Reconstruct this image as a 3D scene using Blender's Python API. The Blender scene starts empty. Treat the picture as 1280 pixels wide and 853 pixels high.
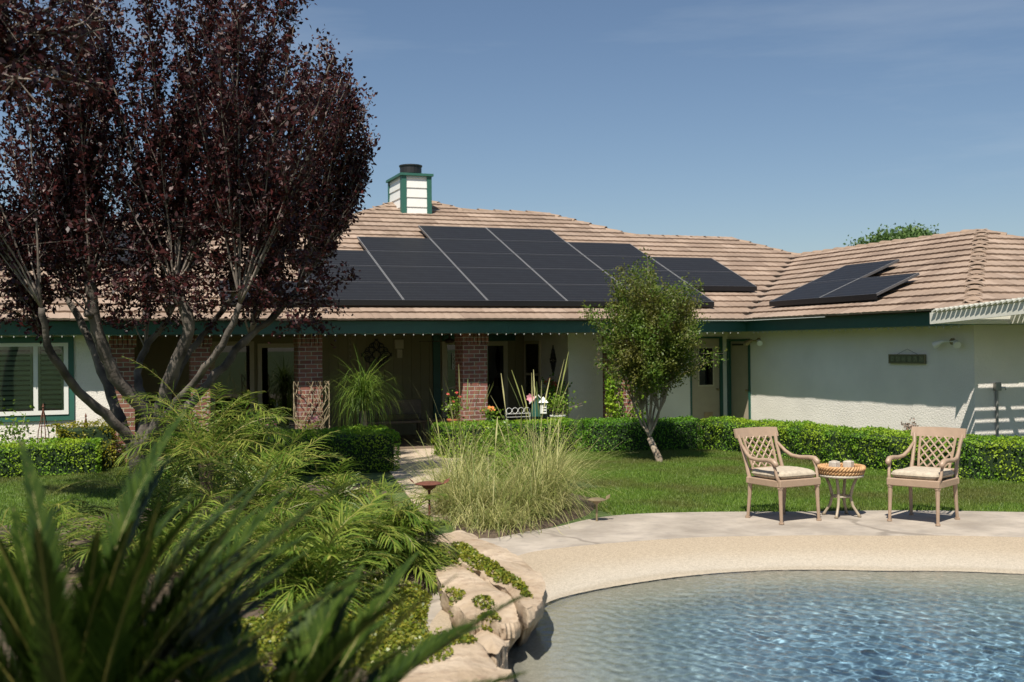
import bpy, math, random
import numpy as np
from mathutils import Vector, Matrix, noise
random.seed(7)
rng = np.random.default_rng(7)
S = bpy.context.scene
COL = S.collection

# ---------------------------------------------------------------- camera
CAM = np.array([-5.5775, -20.3459, 1.9]); FPX = 1406.5
yaw, pitch, roll = .3639, .0060, -.0101
_f0 = np.array([math.sin(yaw), math.cos(yaw), 0]); _r0 = np.array([math.cos(yaw), -math.sin(yaw), 0]); _u0 = np.array([0, 0, 1.])
FW = _f0*math.cos(pitch)+_u0*math.sin(pitch); _u1 = _u0*math.cos(pitch)-_f0*math.sin(pitch)
RT = _r0*math.cos(roll)+_u1*math.sin(roll); UP = _u1*math.cos(roll)-_r0*math.sin(roll)
cd = bpy.data.cameras.new('camera'); cam = bpy.data.objects.new('camera', cd); COL.objects.link(cam)
cam.matrix_world = Matrix(((RT[0], UP[0], -FW[0], CAM[0]), (RT[1], UP[1], -FW[1], CAM[1]), (RT[2], UP[2], -FW[2], CAM[2]), (0, 0, 0, 1)))
cd.sensor_width = 36; cd.lens = FPX/1280*36; cd.clip_start = .05; cd.clip_end = 3000
cd.dof.use_dof = True; cd.dof.focus_distance = 15.0; cd.dof.aperture_fstop = 2.4
S.camera = cam

# ---------------------------------------------------------------- light
L = Vector((.377, .50, -1)).normalized()
W = bpy.data.worlds.new('World'); S.world = W; W.use_nodes = True
nt = W.node_tree; nt.nodes.clear()
sky = nt.nodes.new('ShaderNodeTexSky'); sky.sky_type = 'NISHITA'; sky.sun_disc = False
sky.sun_elevation = math.asin(-L.z); sky.sun_rotation = math.atan2(-L.x, -L.y)
sky.altitude = 300; sky.air_density = 1.0; sky.dust_density = .8; sky.ozone_density = 2.6
bg = nt.nodes.new('ShaderNodeBackground'); bg.inputs[1].default_value = .066
wo = nt.nodes.new('ShaderNodeOutputWorld')
wt = nt.nodes.new('ShaderNodeTexCoord'); wm = nt.nodes.new('ShaderNodeMapping'); wm.inputs['Scale'].default_value = (1.2, 1.2, 9); wm.inputs['Rotation'].default_value = (.12, .2, 0)
wn = nt.nodes.new('ShaderNodeTexNoise'); wn.inputs['Scale'].default_value = 1.6; wn.inputs['Detail'].default_value = 8; wn.inputs['Roughness'].default_value = .6
wr_ = nt.nodes.new('ShaderNodeMapRange'); wr_.inputs[1].default_value = .48; wr_.inputs[2].default_value = .8; wr_.inputs[4].default_value = .22
wx = nt.nodes.new('ShaderNodeMix'); wx.data_type = 'RGBA'; wx.inputs['B'].default_value = (7.5, 8.2, 8.8, 1)     # thin high cirrus
nt.links.new(wt.outputs['Generated'], wm.inputs[0]); nt.links.new(wm.outputs[0], wn.inputs['Vector']); nt.links.new(wn.outputs[0], wr_.inputs[0]); nt.links.new(wr_.outputs[0], wx.inputs['Factor'])
nt.links.new(sky.outputs[0], wx.inputs['A']); nt.links.new(wx.outputs['Result'], bg.inputs[0]); nt.links.new(bg.outputs[0], wo.inputs[0])
sd = bpy.data.lights.new('sun', 'SUN'); sd.energy = 5.0; sd.angle = math.radians(.55); sd.color = (1, .93, .82)
sun = bpy.data.objects.new('sun', sd); COL.objects.link(sun); sun.location = (0, 0, 30)
sun.rotation_euler = L.to_track_quat('-Z', 'Y').to_euler()
S.view_settings.view_transform = 'Standard'; S.view_settings.look = 'None'
S.view_settings.exposure = .45; S.view_settings.gamma = 1
S.cycles.max_bounces = 8; S.cycles.transparent_max_bounces = 12; S.cycles.caustics_refractive = True; S.cycles.caustics_reflective = False
S.cycles.sample_clamp_indirect = 6; S.cycles.use_denoising = True

# ---------------------------------------------------------------- helpers
def ray(x, y): return FW + RT*((x-640)/FPX) - UP*((y-426.5)/FPX)
def at(x, y, t): return CAM + ray(x, y)*t                 # point at depth t metres
def ground(x, y, z=0.):
    v = ray(x, y); return CAM + v*((z-CAM[2])/v[2])

def tag(o, label=None, cat=None, group=None, kind=None):
    if label: o['label'] = label
    if cat: o['category'] = cat
    if group: o['group'] = group
    if kind: o['kind'] = kind
    return o
def empty(name, loc=(0, 0, 0), rz=0, label=None, cat=None, group=None):
    o = bpy.data.objects.new(name, None); COL.objects.link(o); o.location = loc; o.rotation_euler = (0, 0, rz)
    o.empty_display_size = .1
    return tag(o, label, cat, group)
def copy_tree(o, parent=None):
    c = o.copy(); COL.objects.link(c); c.parent = parent
    for ch in o.children: copy_tree(ch, c)
    return c

class MB:
    def __init__(s): s.v = []; s.f = []
    def add(s, vs, fs):
        n = len(s.v); s.v += [tuple(map(float, p)) for p in vs]; s.f += [tuple(i+n for i in f) for f in fs]; return s
    def box(s, a, b, M=None):
        x0, y0, z0 = a; x1, y1, z1 = b
        vs = [(x0, y0, z0), (x1, y0, z0), (x1, y1, z0), (x0, y1, z0), (x0, y0, z1), (x1, y0, z1), (x1, y1, z1), (x0, y1, z1)]
        if M is not None: vs = [M @ Vector(p) for p in vs]
        return s.add(vs, [(0, 3, 2, 1), (4, 5, 6, 7), (0, 1, 5, 4), (1, 2, 6, 5), (2, 3, 7, 6), (3, 0, 4, 7)])
    def bbox(s, a, b, e=.006, M=None):
        # box with chamfered vertical+horizontal edges
        x0, y0, z0 = a; x1, y1, z1 = b
        vs = []; 
        for z, i in ((z0, e), (z0+e, 0), (z1-e, 0), (z1, e)):
            for x, y in ((x0+i+e, y0+i), (x1-i-e, y0+i), (x1-i, y0+i+e), (x1-i, y1-i-e), (x1-i-e, y1-i), (x0+i+e, y1-i), (x0+i, y1-i-e), (x0+i, y0+i+e)):
                vs.append((x, y, z))
        if M is not None: vs = [M @ Vector(p) for p in vs]
        fs = [tuple(range(7, -1, -1)), tuple(range(24, 32))]
        for k in range(3):
            for j in range(8): fs.append((k*8+j, k*8+(j+1) % 8, (k+1)*8+(j+1) % 8, (k+1)*8+j))
        return s.add(vs, fs)
    def tube(s, pts, rad, n=8, cap=True, flat=1.0):
        pts = [Vector(p) for p in pts]
        if not hasattr(rad, '__len__'): rad = [rad]*len(pts)
        vs = []; fs = []; prev = None
        for i, p in enumerate(pts):
            t = (pts[min(i+1, len(pts)-1)]-pts[max(i-1, 0)])
            if t.length < 1e-9: t = Vector((0, 0, 1))
            t.normalize()
            if prev is None:
                a = t.orthogonal().normalized()
            else:
                a = (prev - t*prev.dot(t))
                a = a.normalized() if a.length > 1e-6 else t.orthogonal().normalized()
            prev = a; b = t.cross(a)
            for j in range(n):
                an = 2*math.pi*j/n
                vs.append(p + (a*math.cos(an)+b*math.sin(an)*flat)*rad[i])
        for i in range(len(pts)-1):
            for j in range(n): fs.append((i*n+j, i*n+(j+1) % n, (i+1)*n+(j+1) % n, (i+1)*n+j))
        if cap: fs.append(tuple(range(n-1, -1, -1))); fs.append(tuple(range((len(pts)-1)*n, len(pts)*n)))
        return s.add(vs, fs)
    def lathe(s, prof, c=(0, 0, 0), n=24, cap=True):
        vs = []; fs = []
        for r, z in prof:
            for j in range(n):
                an = 2*math.pi*j/n; vs.append((c[0]+r*math.cos(an), c[1]+r*math.sin(an), c[2]+z))
        for i in range(len(prof)-1):
            for j in range(n): fs.append((i*n+j, i*n+(j+1) % n, (i+1)*n+(j+1) % n, (i+1)*n+j))
        if cap: fs.append(tuple(range(n-1, -1, -1))); fs.append(tuple(range((len(prof)-1)*n, len(prof)*n)))
        return s.add(vs, fs)
    def build(s, name, mat, parent=None, smooth=False, label=None, cat=None, group=None, kind=None):
        me = bpy.data.meshes.new(name); me.from_pydata(s.v, [], s.f); me.update()
        if smooth: me.polygons.foreach_set('use_smooth', [True]*len(me.polygons))
        me.materials.append(mat)
        o = bpy.data.objects.new(name, me); COL.objects.link(o); o.parent = parent
        return tag(o, label, cat, group, kind)
def npmesh(name, V, F, mat, parent=None, smooth=False, **k):
    """V (n,3), F (m,q) arrays"""
    me = bpy.data.meshes.new(name); V = np.asarray(V, np.float32); F = np.asarray(F, np.int32); q = F.shape[1]
    me.vertices.add(len(V)); me.vertices.foreach_set('co', V.ravel())
    me.loops.add(F.size); me.loops.foreach_set('vertex_index', F.ravel())
    me.polygons.add(len(F)); me.polygons.foreach_set('loop_start', np.arange(0, F.size, q, dtype=np.int32))
    me.polygons.foreach_set('loop_total', np.full(len(F), q, np.int32))
    if smooth: me.polygons.foreach_set('use_smooth', np.ones(len(F), bool))
    me.update(calc_edges=True); me.validate(); me.materials.append(mat)
    o = bpy.data.objects.new(name, me); COL.objects.link(o); o.parent = parent
    return tag(o, **k)
def origin_to(o, p):
    """move a mesh object's origin to p keeping the geometry where it is"""
    me = o.data; me.transform(Matrix.Translation(-Vector(p))); o.location = Vector(p); return o

# ---------------------------------------------------------------- materials
MATS = {}
def mat(name, color=(.5, .5, .5), rough=.6, metal=0, var=0, vscale=6., bump=0, bscale=60., spec=.5, col2=None, detail=4, coat=0, trans=0):
    m = bpy.data.materials.new(name); m.use_nodes = True; n = m.node_tree; N = n.nodes; P = N['Principled BSDF']
    P.inputs['Base Color'].default_value = (*color, 1); P.inputs['Roughness'].default_value = rough
    P.inputs['Metallic'].default_value = metal; P.inputs['Specular IOR Level'].default_value = spec
    P.inputs['Coat Weight'].default_value = coat
    tc = N.new('ShaderNodeTexCoord')
    if var or col2:
        nz = N.new('ShaderNodeTexNoise'); nz.inputs['Scale'].default_value = vscale; nz.inputs['Detail'].default_value = detail
        n.links.new(tc.outputs['Object'], nz.inputs['Vector'])
        cr = N.new('ShaderNodeValToRGB'); cr.color_ramp.elements[0].position = .32; cr.color_ramp.elements[1].position = .68
        c2 = col2 or tuple(c*(1+var) for c in color); c1 = color if col2 else tuple(c*(1-var) for c in color)
        cr.color_ramp.elements[0].color = (*c1, 1); cr.color_ramp.elements[1].color = (*c2, 1)
        n.links.new(nz.outputs['Fac'], cr.inputs['Fac']); n.links.new(cr.outputs['Color'], P.inputs['Base Color'])
    if bump:
        nb = N.new('ShaderNodeTexNoise'); nb.inputs['Scale'].default_value = bscale; nb.inputs['Detail'].default_value = 5
        n.links.new(tc.outputs['Object'], nb.inputs['Vector'])
        bp = N.new('ShaderNodeBump'); bp.inputs['Strength'].default_value = 1; bp.inputs['Distance'].default_value = bump
        n.links.new(nb.outputs['Fac'], bp.inputs['Height']); n.links.new(bp.outputs['Normal'], P.inputs['Normal'])
    MATS[name] = m; return m
def leafmat(name, cols, trans=.35, rough=.5, patch=None, pscale=1.2, spec=.4):
    """cols: list of colours picked at random per leaf; translucent"""
    m = bpy.data.materials.new(name); m.use_nodes = True; n = m.node_tree; N = n.nodes; P = N['Principled BSDF']
    g = N.new('ShaderNodeNewGeometry'); cr = N.new('ShaderNodeValToRGB'); cr.color_ramp.elements[0].color = (*cols[0], 1)
    cr.color_ramp.elements[1].color = (*cols[-1], 1)
    for i, c in enumerate(cols[1:-1]):
        e = cr.color_ramp.elements.new((i+1)/(len(cols)-1)); e.color = (*c, 1)
    n.links.new(g.outputs['Random Per Island'], cr.inputs['Fac'])
    out = cr.outputs['Color']
    if patch:
        tc = N.new('ShaderNodeTexCoord'); nz = N.new('ShaderNodeTexNoise'); nz.inputs['Scale'].default_value = pscale; nz.inputs['Detail'].default_value = 3
        n.links.new(tc.outputs['Object'], nz.inputs['Vector'])
        mr = N.new('ShaderNodeMapRange'); mr.inputs[1].default_value = .42; mr.inputs[2].default_value = .62
        n.links.new(nz.outputs['Fac'], mr.inputs[0])
        mx = N.new('ShaderNodeMix'); mx.data_type = 'RGBA'; n.links.new(mr.outputs[0], mx.inputs['Factor'])
        n.links.new(out, mx.inputs['A']); mx.inputs['B'].default_value = (*patch, 1); out = mx.outputs['Result']
    n.links.new(out, P.inputs['Base Color']); P.inputs['Roughness'].default_value = rough; P.inputs['Specular IOR Level'].default_value = spec
    if trans:
        t = N.new('ShaderNodeBsdfTranslucent'); n.links.new(out, t.inputs['Color'])
        ms = N.new('ShaderNodeMixShader'); ms.inputs[0].default_value = trans
        n.links.new(P.outputs[0], ms.inputs[1]); n.links.new(t.outputs[0], ms.inputs[2]); n.links.new(ms.outputs[0], N['Material Output'].inputs['Surface'])
    return m

M = {}
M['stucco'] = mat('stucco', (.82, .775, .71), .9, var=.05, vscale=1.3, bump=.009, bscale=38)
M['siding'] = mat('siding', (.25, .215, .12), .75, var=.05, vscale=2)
M['green'] = mat('green_paint', (.022, .095, .07), .45, var=.08, vscale=3)
M['green_light'] = mat('green_trim', (.03, .12, .09), .5, var=.05)
M['white'] = mat('white_paint', (.78, .78, .74), .45, var=.02)
M['cream'] = mat('cream_paint', (.55, .48, .34), .5, var=.03)
M['beige_door'] = mat('beige_door', (.42, .35, .25), .55, var=.04)
M['black'] = mat('black_metal', (.015, .015, .015), .5)
M['dark_wood'] = mat('dark_wood', (.06, .035, .02), .6, var=.3, vscale=8)
M['grey_wood'] = mat('grey_wood', (.12, .10, .07), .7, var=.2, vscale=8)
M['cap'] = mat('ridge_tile', (.27, .195, .14), .85, var=.16, vscale=3.0, bump=.004, bscale=40)
M['rust'] = mat('rusty_metal', (.13, .045, .025), .7, var=.35, vscale=18, bump=.002)
M['bronze'] = mat('bronze_metal', (.32, .25, .15), .5, metal=.5, var=.2)
M['terracotta'] = mat('terracotta', (.45, .16, .07), .8, var=.1)
M['alu'] = mat('bare_aluminium', (.55, .55, .53), .35, metal=.8)
M['flash'] = mat('galvanised', (.28, .28, .26), .5, metal=.6, var=.2)
M['slat_white'] = mat('weathered_white', (.66, .65, .58), .5, var=.06, vscale=5)
M['chair'] = mat('tan_powder_coat', (.35, .25, .175), .42, var=.06, vscale=14, bump=.0006, bscale=90)
M['table'] = mat('cream_powder_coat', (.34, .28, .20), .45, var=.08, vscale=14)
M['tabletop'] = mat('cream_stone_top', (.48, .43, .35), .5, var=.08, vscale=25)
M['cushion'] = mat('cushion_fabric', (.43, .37, .285), .95, var=.14, vscale=22, bump=.002, bscale=160)
M['wicker'] = mat('wicker', (.40, .21, .085), .6, col2=(.58, .37, .18), vscale=40)
M['bark_pale'] = mat('pale_bark', (.030, .024, .019), .85, col2=(.17, .145, .12), vscale=3.5, bump=.01, bscale=25)
M['bark_whip'] = mat('whip_bark', (.09, .07, .055), .8, col2=(.30, .25, .21), vscale=4)
M['bark_brown'] = mat('brown_bark', (.16, .115, .08), .85, col2=(.38, .32, .24), vscale=9, bump=.006, bscale=30)
M['palm_trunk'] = mat('palm_trunk', (.07, .05, .03), .9, var=.4, vscale=20, bump=.02)
M['pink'] = mat('pink_petal', (.75, .32, .38), .6); M['red'] = mat('red_petal', (.45, .03, .03), .6); M['orange'] = mat('orange_petal', (.6, .2, .04), .6)
M['soil'] = mat('mulch', (.055, .038, .025), .95, col2=(.14, .10, .065), vscale=12, bump=.03, bscale=30)
M['rock'] = None

def nodes(m): m.use_nodes = True; return m.node_tree, m.node_tree.nodes, m.node_tree.nodes['Principled BSDF']
def brick_mat():
    m = bpy.data.materials.new('brick'); n, N, P = nodes(m)
    tc = N.new('ShaderNodeTexCoord'); sp = N.new('ShaderNodeSeparateXYZ'); n.links.new(tc.outputs['Object'], sp.inputs[0])
    ad = N.new('ShaderNodeMath'); n.links.new(sp.outputs[0], ad.inputs[0]); n.links.new(sp.outputs[1], ad.inputs[1])
    cb = N.new('ShaderNodeCombineXYZ'); n.links.new(ad.outputs[0], cb.inputs[0]); n.links.new(sp.outputs[2], cb.inputs[1])
    b = N.new('ShaderNodeTexBrick'); n.links.new(cb.outputs[0], b.inputs['Vector']); b.inputs['Scale'].default_value = 1
    b.inputs['Brick Width'].default_value = .215; b.inputs['Row Height'].default_value = .078; b.inputs['Mortar Size'].default_value = .008
    b.inputs['Mortar Smooth'].default_value = .2; b.inputs['Bias'].default_value = -.1
    b.inputs['Color1'].default_value = (.26, .105, .075, 1); b.inputs['Color2'].default_value = (.13, .052, .042, 1); b.inputs['Mortar'].default_value = (.36, .31, .26, 1)
    nz = N.new('ShaderNodeTexNoise'); nz.inputs['Scale'].default_value = 14; n.links.new(tc.outputs['Object'], nz.inputs['Vector'])
    mx = N.new('ShaderNodeMix'); mx.data_type = 'RGBA'; mx.blend_type = 'MULTIPLY'; mx.inputs['Factor'].default_value = .5
    n.links.new(b.outputs['Color'], mx.inputs['A']); n.links.new(nz.outputs['Color'], mx.inputs['B'])
    mg = N.new('ShaderNodeHueSaturation'); mg.inputs['Value'].default_value = 1.5; n.links.new(mx.outputs['Result'], mg.inputs['Color'])
    n.links.new(mg.outputs[0], P.inputs['Base Color']); P.inputs['Roughness'].default_value = .9
    bp = N.new('ShaderNodeBump'); bp.inputs['Distance'].default_value = .008; bp.invert = True; n.links.new(b.outputs['Fac'], bp.inputs['Height']); n.links.new(bp.outputs[0], P.inputs['Normal'])
    return m
M['brick'] = brick_mat()

def tile_mat():
    m = bpy.data.materials.new('roof_tile'); n, N, P = nodes(m)
    g = N.new('ShaderNodeNewGeometry'); cr = N.new('ShaderNodeValToRGB'); E = cr.color_ramp.elements
    E[0].color = (.24, .172, .128, 1); E[1].color = (.345, .26, .20, 1); e = E.new(.5); e.color = (.29, .213, .158, 1)
    n.links.new(g.outputs['Random Per Island'], cr.inputs[0])
    tc = N.new('ShaderNodeTexCoord'); nz = N.new('ShaderNodeTexNoise'); nz.inputs['Scale'].default_value = 1.1; nz.inputs['Detail'].default_value = 7
    n.links.new(tc.outputs['Object'], nz.inputs['Vector'])
    mr = N.new('ShaderNodeMapRange'); mr.inputs[1].default_value = .3; mr.inputs[2].default_value = .7; mr.inputs[3].default_value = .80; mr.inputs[4].default_value = 1.12
    n.links.new(nz.outputs[0], mr.inputs[0])
    mx = N.new('ShaderNodeMix'); mx.data_type = 'RGBA'; mx.blend_type = 'MULTIPLY'; mx.inputs['Factor'].default_value = 1
    n.links.new(cr.outputs[0], mx.inputs['A']); n.links.new(mr.outputs[0], mx.inputs['B']); n.links.new(mx.outputs['Result'], P.inputs['Base Color'])
    P.inputs['Roughness'].default_value = .85
    nb = N.new('ShaderNodeTexNoise'); nb.inputs['Scale'].default_value = 90; bp = N.new('ShaderNodeBump'); bp.inputs['Distance'].default_value = .003
    n.links.new(tc.outputs['Object'], nb.inputs['Vector']); n.links.new(nb.outputs[0], bp.inputs['Height']); n.links.new(bp.outputs[0], P.inputs['Normal'])
    return m
M['tile'] = tile_mat()
M['underlay'] = mat('roof_underlay', (.10, .075, .06), .9)

def panel_mat():
    m = bpy.data.materials.new('solar_cells'); n, N, P = nodes(m)
    tc = N.new('ShaderNodeTexCoord'); sp = N.new('ShaderNodeSeparateXYZ'); n.links.new(tc.outputs['Object'], sp.inputs[0])
    def line(src, per, wd):
        a = N.new('ShaderNodeMath'); a.operation = 'DIVIDE'; a.inputs[1].default_value = per; n.links.new(src, a.inputs[0])
        b = N.new('ShaderNodeMath'); b.operation = 'FRACT'; n.links.new(a.outputs[0], b.inputs[0])
        c = N.new('ShaderNodeMath'); c.operation = 'LESS_THAN'; c.inputs[1].default_value = wd; n.links.new(b.outputs[0], c.inputs[0]); return c.outputs[0]
    l1 = line(sp.outputs[1], .157, .07); l2 = line(sp.outputs[1], .0523, .06)
    ml = N.new('ShaderNodeMath'); ml.operation = 'MULTIPLY'; ml.inputs[1].default_value = .35; n.links.new(l2, ml.inputs[0])
    mm = N.new('ShaderNodeMath'); mm.operation = 'MAXIMUM'; n.links.new(l1, mm.inputs[0]); n.links.new(ml.outputs[0], mm.inputs[1])
    nz = N.new('ShaderNodeTexNoise'); nz.inputs['Scale'].default_value = 3; n.links.new(tc.outputs['Object'], nz.inputs['Vector'])
    mx = N.new('ShaderNodeMix'); mx.data_type = 'RGBA'; mx.inputs['A'].default_value = (.010, .010, .011, 1); mx.inputs['B'].default_value = (.06, .06, .06, 1)
    n.links.new(mm.outputs[0], mx.inputs['Factor']); n.links.new(mx.outputs['Result'], P.inputs['Base Color'])
    mr = N.new('ShaderNodeMapRange'); mr.inputs[3].default_value = .42; mr.inputs[4].default_value = .55; n.links.new(nz.outputs[0], mr.inputs[0])
    n.links.new(mr.outputs[0], P.inputs['Roughness']); P.inputs['Specular IOR Level'].default_value = .32
    return m
M['cells'] = panel_mat()
M['frame_dark'] = mat('panel_frame', (.03, .03, .033), .4, metal=.6)
M['frame_edge'] = mat('panel_frame_edge', (.30, .30, .30), .45, metal=.4)

def glass_mat(name, tint=(.9, .95, .92), refl=.06, rough=.0):
    m = bpy.data.materials.new(name); n, N, P = nodes(m); N.remove(P)
    t = N.new('ShaderNodeBsdfTransparent'); t.inputs[0].default_value = (*tint, 1); g = N.new('ShaderNodeBsdfGlossy'); g.inputs['Roughness'].default_value = rough
    f = N.new('ShaderNodeFresnel'); f.inputs[0].default_value = 1.5; ms = N.new('ShaderNodeMixShader')
    ad = N.new('ShaderNodeMath'); ad.operation = 'ADD'; ad.inputs[1].default_value = refl; n.links.new(f.outputs[0], ad.inputs[0])
    n.links.new(ad.outputs[0], ms.inputs[0]); n.links.new(t.outputs[0], ms.inputs[1]); n.links.new(g.outputs[0], ms.inputs[2]); n.links.new(ms.outputs[0], N['Material Output'].inputs[0])
    return m
M['glass'] = glass_mat('window_glass', (.78, .84, .78), .02); M['glass_dark'] = glass_mat('dark_glass', (.12, .13, .12), .05); M['glass_clear'] = glass_mat('clear_glass', (.93, .95, .93), .04)

# ---------------------------------------------------------------- pool, deck, lawn : sheets that share their edges
PC = np.array([0., -14.6])
def polar(pts, n=240):
    pts = np.array(pts, float)-PC; a = np.arctan2(pts[:, 1], pts[:, 0]); r = np.hypot(pts[:, 0], pts[:, 1]); o = np.argsort(a); a, r = a[o], r[o]
    A = np.concatenate([a-2*np.pi, a, a+2*np.pi]); Rr = np.tile(r, 3)
    th = np.linspace(-np.pi, np.pi, n, endpoint=False)
    # smooth periodic interpolation
    fine = np.linspace(-2*np.pi, 2*np.pi, 4*n, endpoint=False); rf = np.interp(fine, A, Rr)
    k = np.hanning(15); k /= k.sum(); rf = np.convolve(np.pad(rf, 20, mode='wrap'), k, 'same')[20:-20]
    return th, np.interp(th, fine, rf)
NA = 240
TH, RW = polar([(-2.75, -12.9), (-2.05, -11.94), (-1.61, -11.75), (-1.09, -11.62), (-.41, -11.54), (.21, -11.62), (1.1, -12.05), (2.15, -12.67), (3.4, -13.6), (4.3, -15), (4.2, -16.8), (2.5, -18.2), (0, -18.3), (-2.2, -17.6), (-3.2, -16.2), (-3.3, -15), (-3.15, -13.9)], NA)
_, RC = polar([(-3.1, -12.4), (-2.3, -11.2), (-1.73, -10.6), (-1.2, -10.51), (-.54, -10.5), (.16, -10.55), (.78, -10.76), (1.78, -11.21), (2.98, -11.85), (4.4, -12.9), (5.6, -15), (5.3, -17.4), (3, -19), (0, -19.2), (-2.6, -18.4), (-3.7, -16.6), (-3.8, -15), (-3.6, -13.6)], NA)
_, RD = polar([(-4.2, -12.2), (-2.9, -10.2), (-1.9, -9.75), (-.97, -9.45), (-.19, -8.93), (.3, -8.9), (.85, -9.05), (2, -9.55), (4.2, -10.6), (6.5, -12.3), (8, -15), (7.5, -18.5), (4, -21.5), (0, -22.5), (-3.6, -21.0), (-4.6, -17.5), (-4.5, -15), (-4.4, -13.5)], NA)
def ring_sheet(name, rings, m, **k):
    """rings: list of (radius array, z array)"""
    V = []; F = []
    for r, z in rings:
        V.append(np.stack([PC[0]+r*np.cos(TH), PC[1]+r*np.sin(TH), np.broadcast_to(z, r.shape)], 1))
    V = np.concatenate(V)
    i = np.arange(NA); j = (i+1) % NA
    for a in range(len(rings)-1): F.append(np.stack([a*NA+i, a*NA+j, (a+1)*NA+j, (a+1)*NA+i], 1)[:, ::-1])
    F = np.concatenate(F)
    o = npmesh(name, V, F, m, smooth=True, **k); return o

def stone_mat(name, c1, c2, c3, s1=.9, s2=9, joints=False, bump=.004):
    m = bpy.data.materials.new(name); n, N, P = nodes(m); tc = N.new('ShaderNodeTexCoord')
    a = N.new('ShaderNodeTexNoise'); a.inputs['Scale'].default_value = s1; a.inputs['Detail'].default_value = 8; a.inputs['Roughness'].default_value = .6
    b = N.new('ShaderNodeTexNoise'); b.inputs['Scale'].default_value = s2; b.inputs['Detail'].default_value = 6
    n.links.new(tc.outputs['Object'], a.inputs['Vector']); n.links.new(tc.outputs['Object'], b.inputs['Vector'])
    r1 = N.new('ShaderNodeValToRGB'); r1.color_ramp.elements[0].position = .35; r1.color_ramp.elements[1].position = .65
    r1.color_ramp.elements[0].color = (*c1, 1); r1.color_ramp.elements[1].color = (*c2, 1); n.links.new(a.outputs[0], r1.inputs[0])
    mr = N.new('ShaderNodeMapRange'); mr.inputs[1].default_value = .5; mr.inputs[2].default_value = .75; mr.inputs[4].default_value = .6; n.links.new(b.outputs[0], mr.inputs[0])
    mx = N.new('ShaderNodeMix'); mx.data_type = 'RGBA'; n.links.new(mr.outputs[0], mx.inputs['Factor']); n.links.new(r1.outputs[0], mx.inputs['A']); mx.inputs['B'].default_value = (*c3, 1)
    out = mx.outputs['Result']; h = b.outputs[0]
    if joints:
        v = N.new('ShaderNodeTexVoronoi'); v.feature = 'DISTANCE_TO_EDGE'; v.inputs['Scale'].default_value = .33; v.inputs['Randomness'].default_value = .9
        dz = N.new('ShaderNodeTexNoise'); dz.inputs['Scale'].default_value = 2.5; va = N.new('ShaderNodeVectorMath'); va.operation = 'MULTIPLY_ADD'
        n.links.new(tc.outputs['Object'], dz.inputs['Vector']); n.links.new(dz.outputs['Color'], va.inputs[0]); va.inputs[1].default_value = (.35, .35, 0); n.links.new(tc.outputs['Object'], va.inputs[2])
        n.links.new(va.outputs[0], v.inputs['Vector'])
        jr = N.new('ShaderNodeMapRange'); jr.inputs[1].default_value = .004; jr.inputs[2].default_value = .014; n.links.new(v.outputs['Distance'], jr.inputs[0])
        m2 = N.new('ShaderNodeMix'); m2.data_type = 'RGBA'; n.links.new(jr.outputs[0], m2.inputs['Factor']); m2.inputs['A'].default_value = (c1[0]*.88, c1[1]*.88, c1[2]*.88, 1); n.links.new(out, m2.inputs['B']); out = m2.outputs['Result']
    n.links.new(out, P.inputs['Base Color']); P.inputs['Roughness'].default_value = .85; P.inputs['Specular IOR Level'].default_value = .3
    bp = N.new('ShaderNodeBump'); bp.inputs['Distance'].default_value = bump; n.links.new(h, bp.inputs['Height']); n.links.new(bp.outputs[0], P.inputs['Normal'])
    return m
M['deck'] = stone_mat('flagstone_concrete', (.27, .235, .195), (.43, .38, .32), (.25, .225, .20), s1=1.6, s2=7, joints=True)
M['rock'] = stone_mat('pale_sandstone', (.30, .225, .15), (.48, .39, .29), (.20, .125, .08), s1=2.4, s2=9, bump=.03)
M['path'] = stone_mat('path_concrete', (.45, .36, .27), (.52, .43, .33), (.42, .35, .28), bump=.003)

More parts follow.
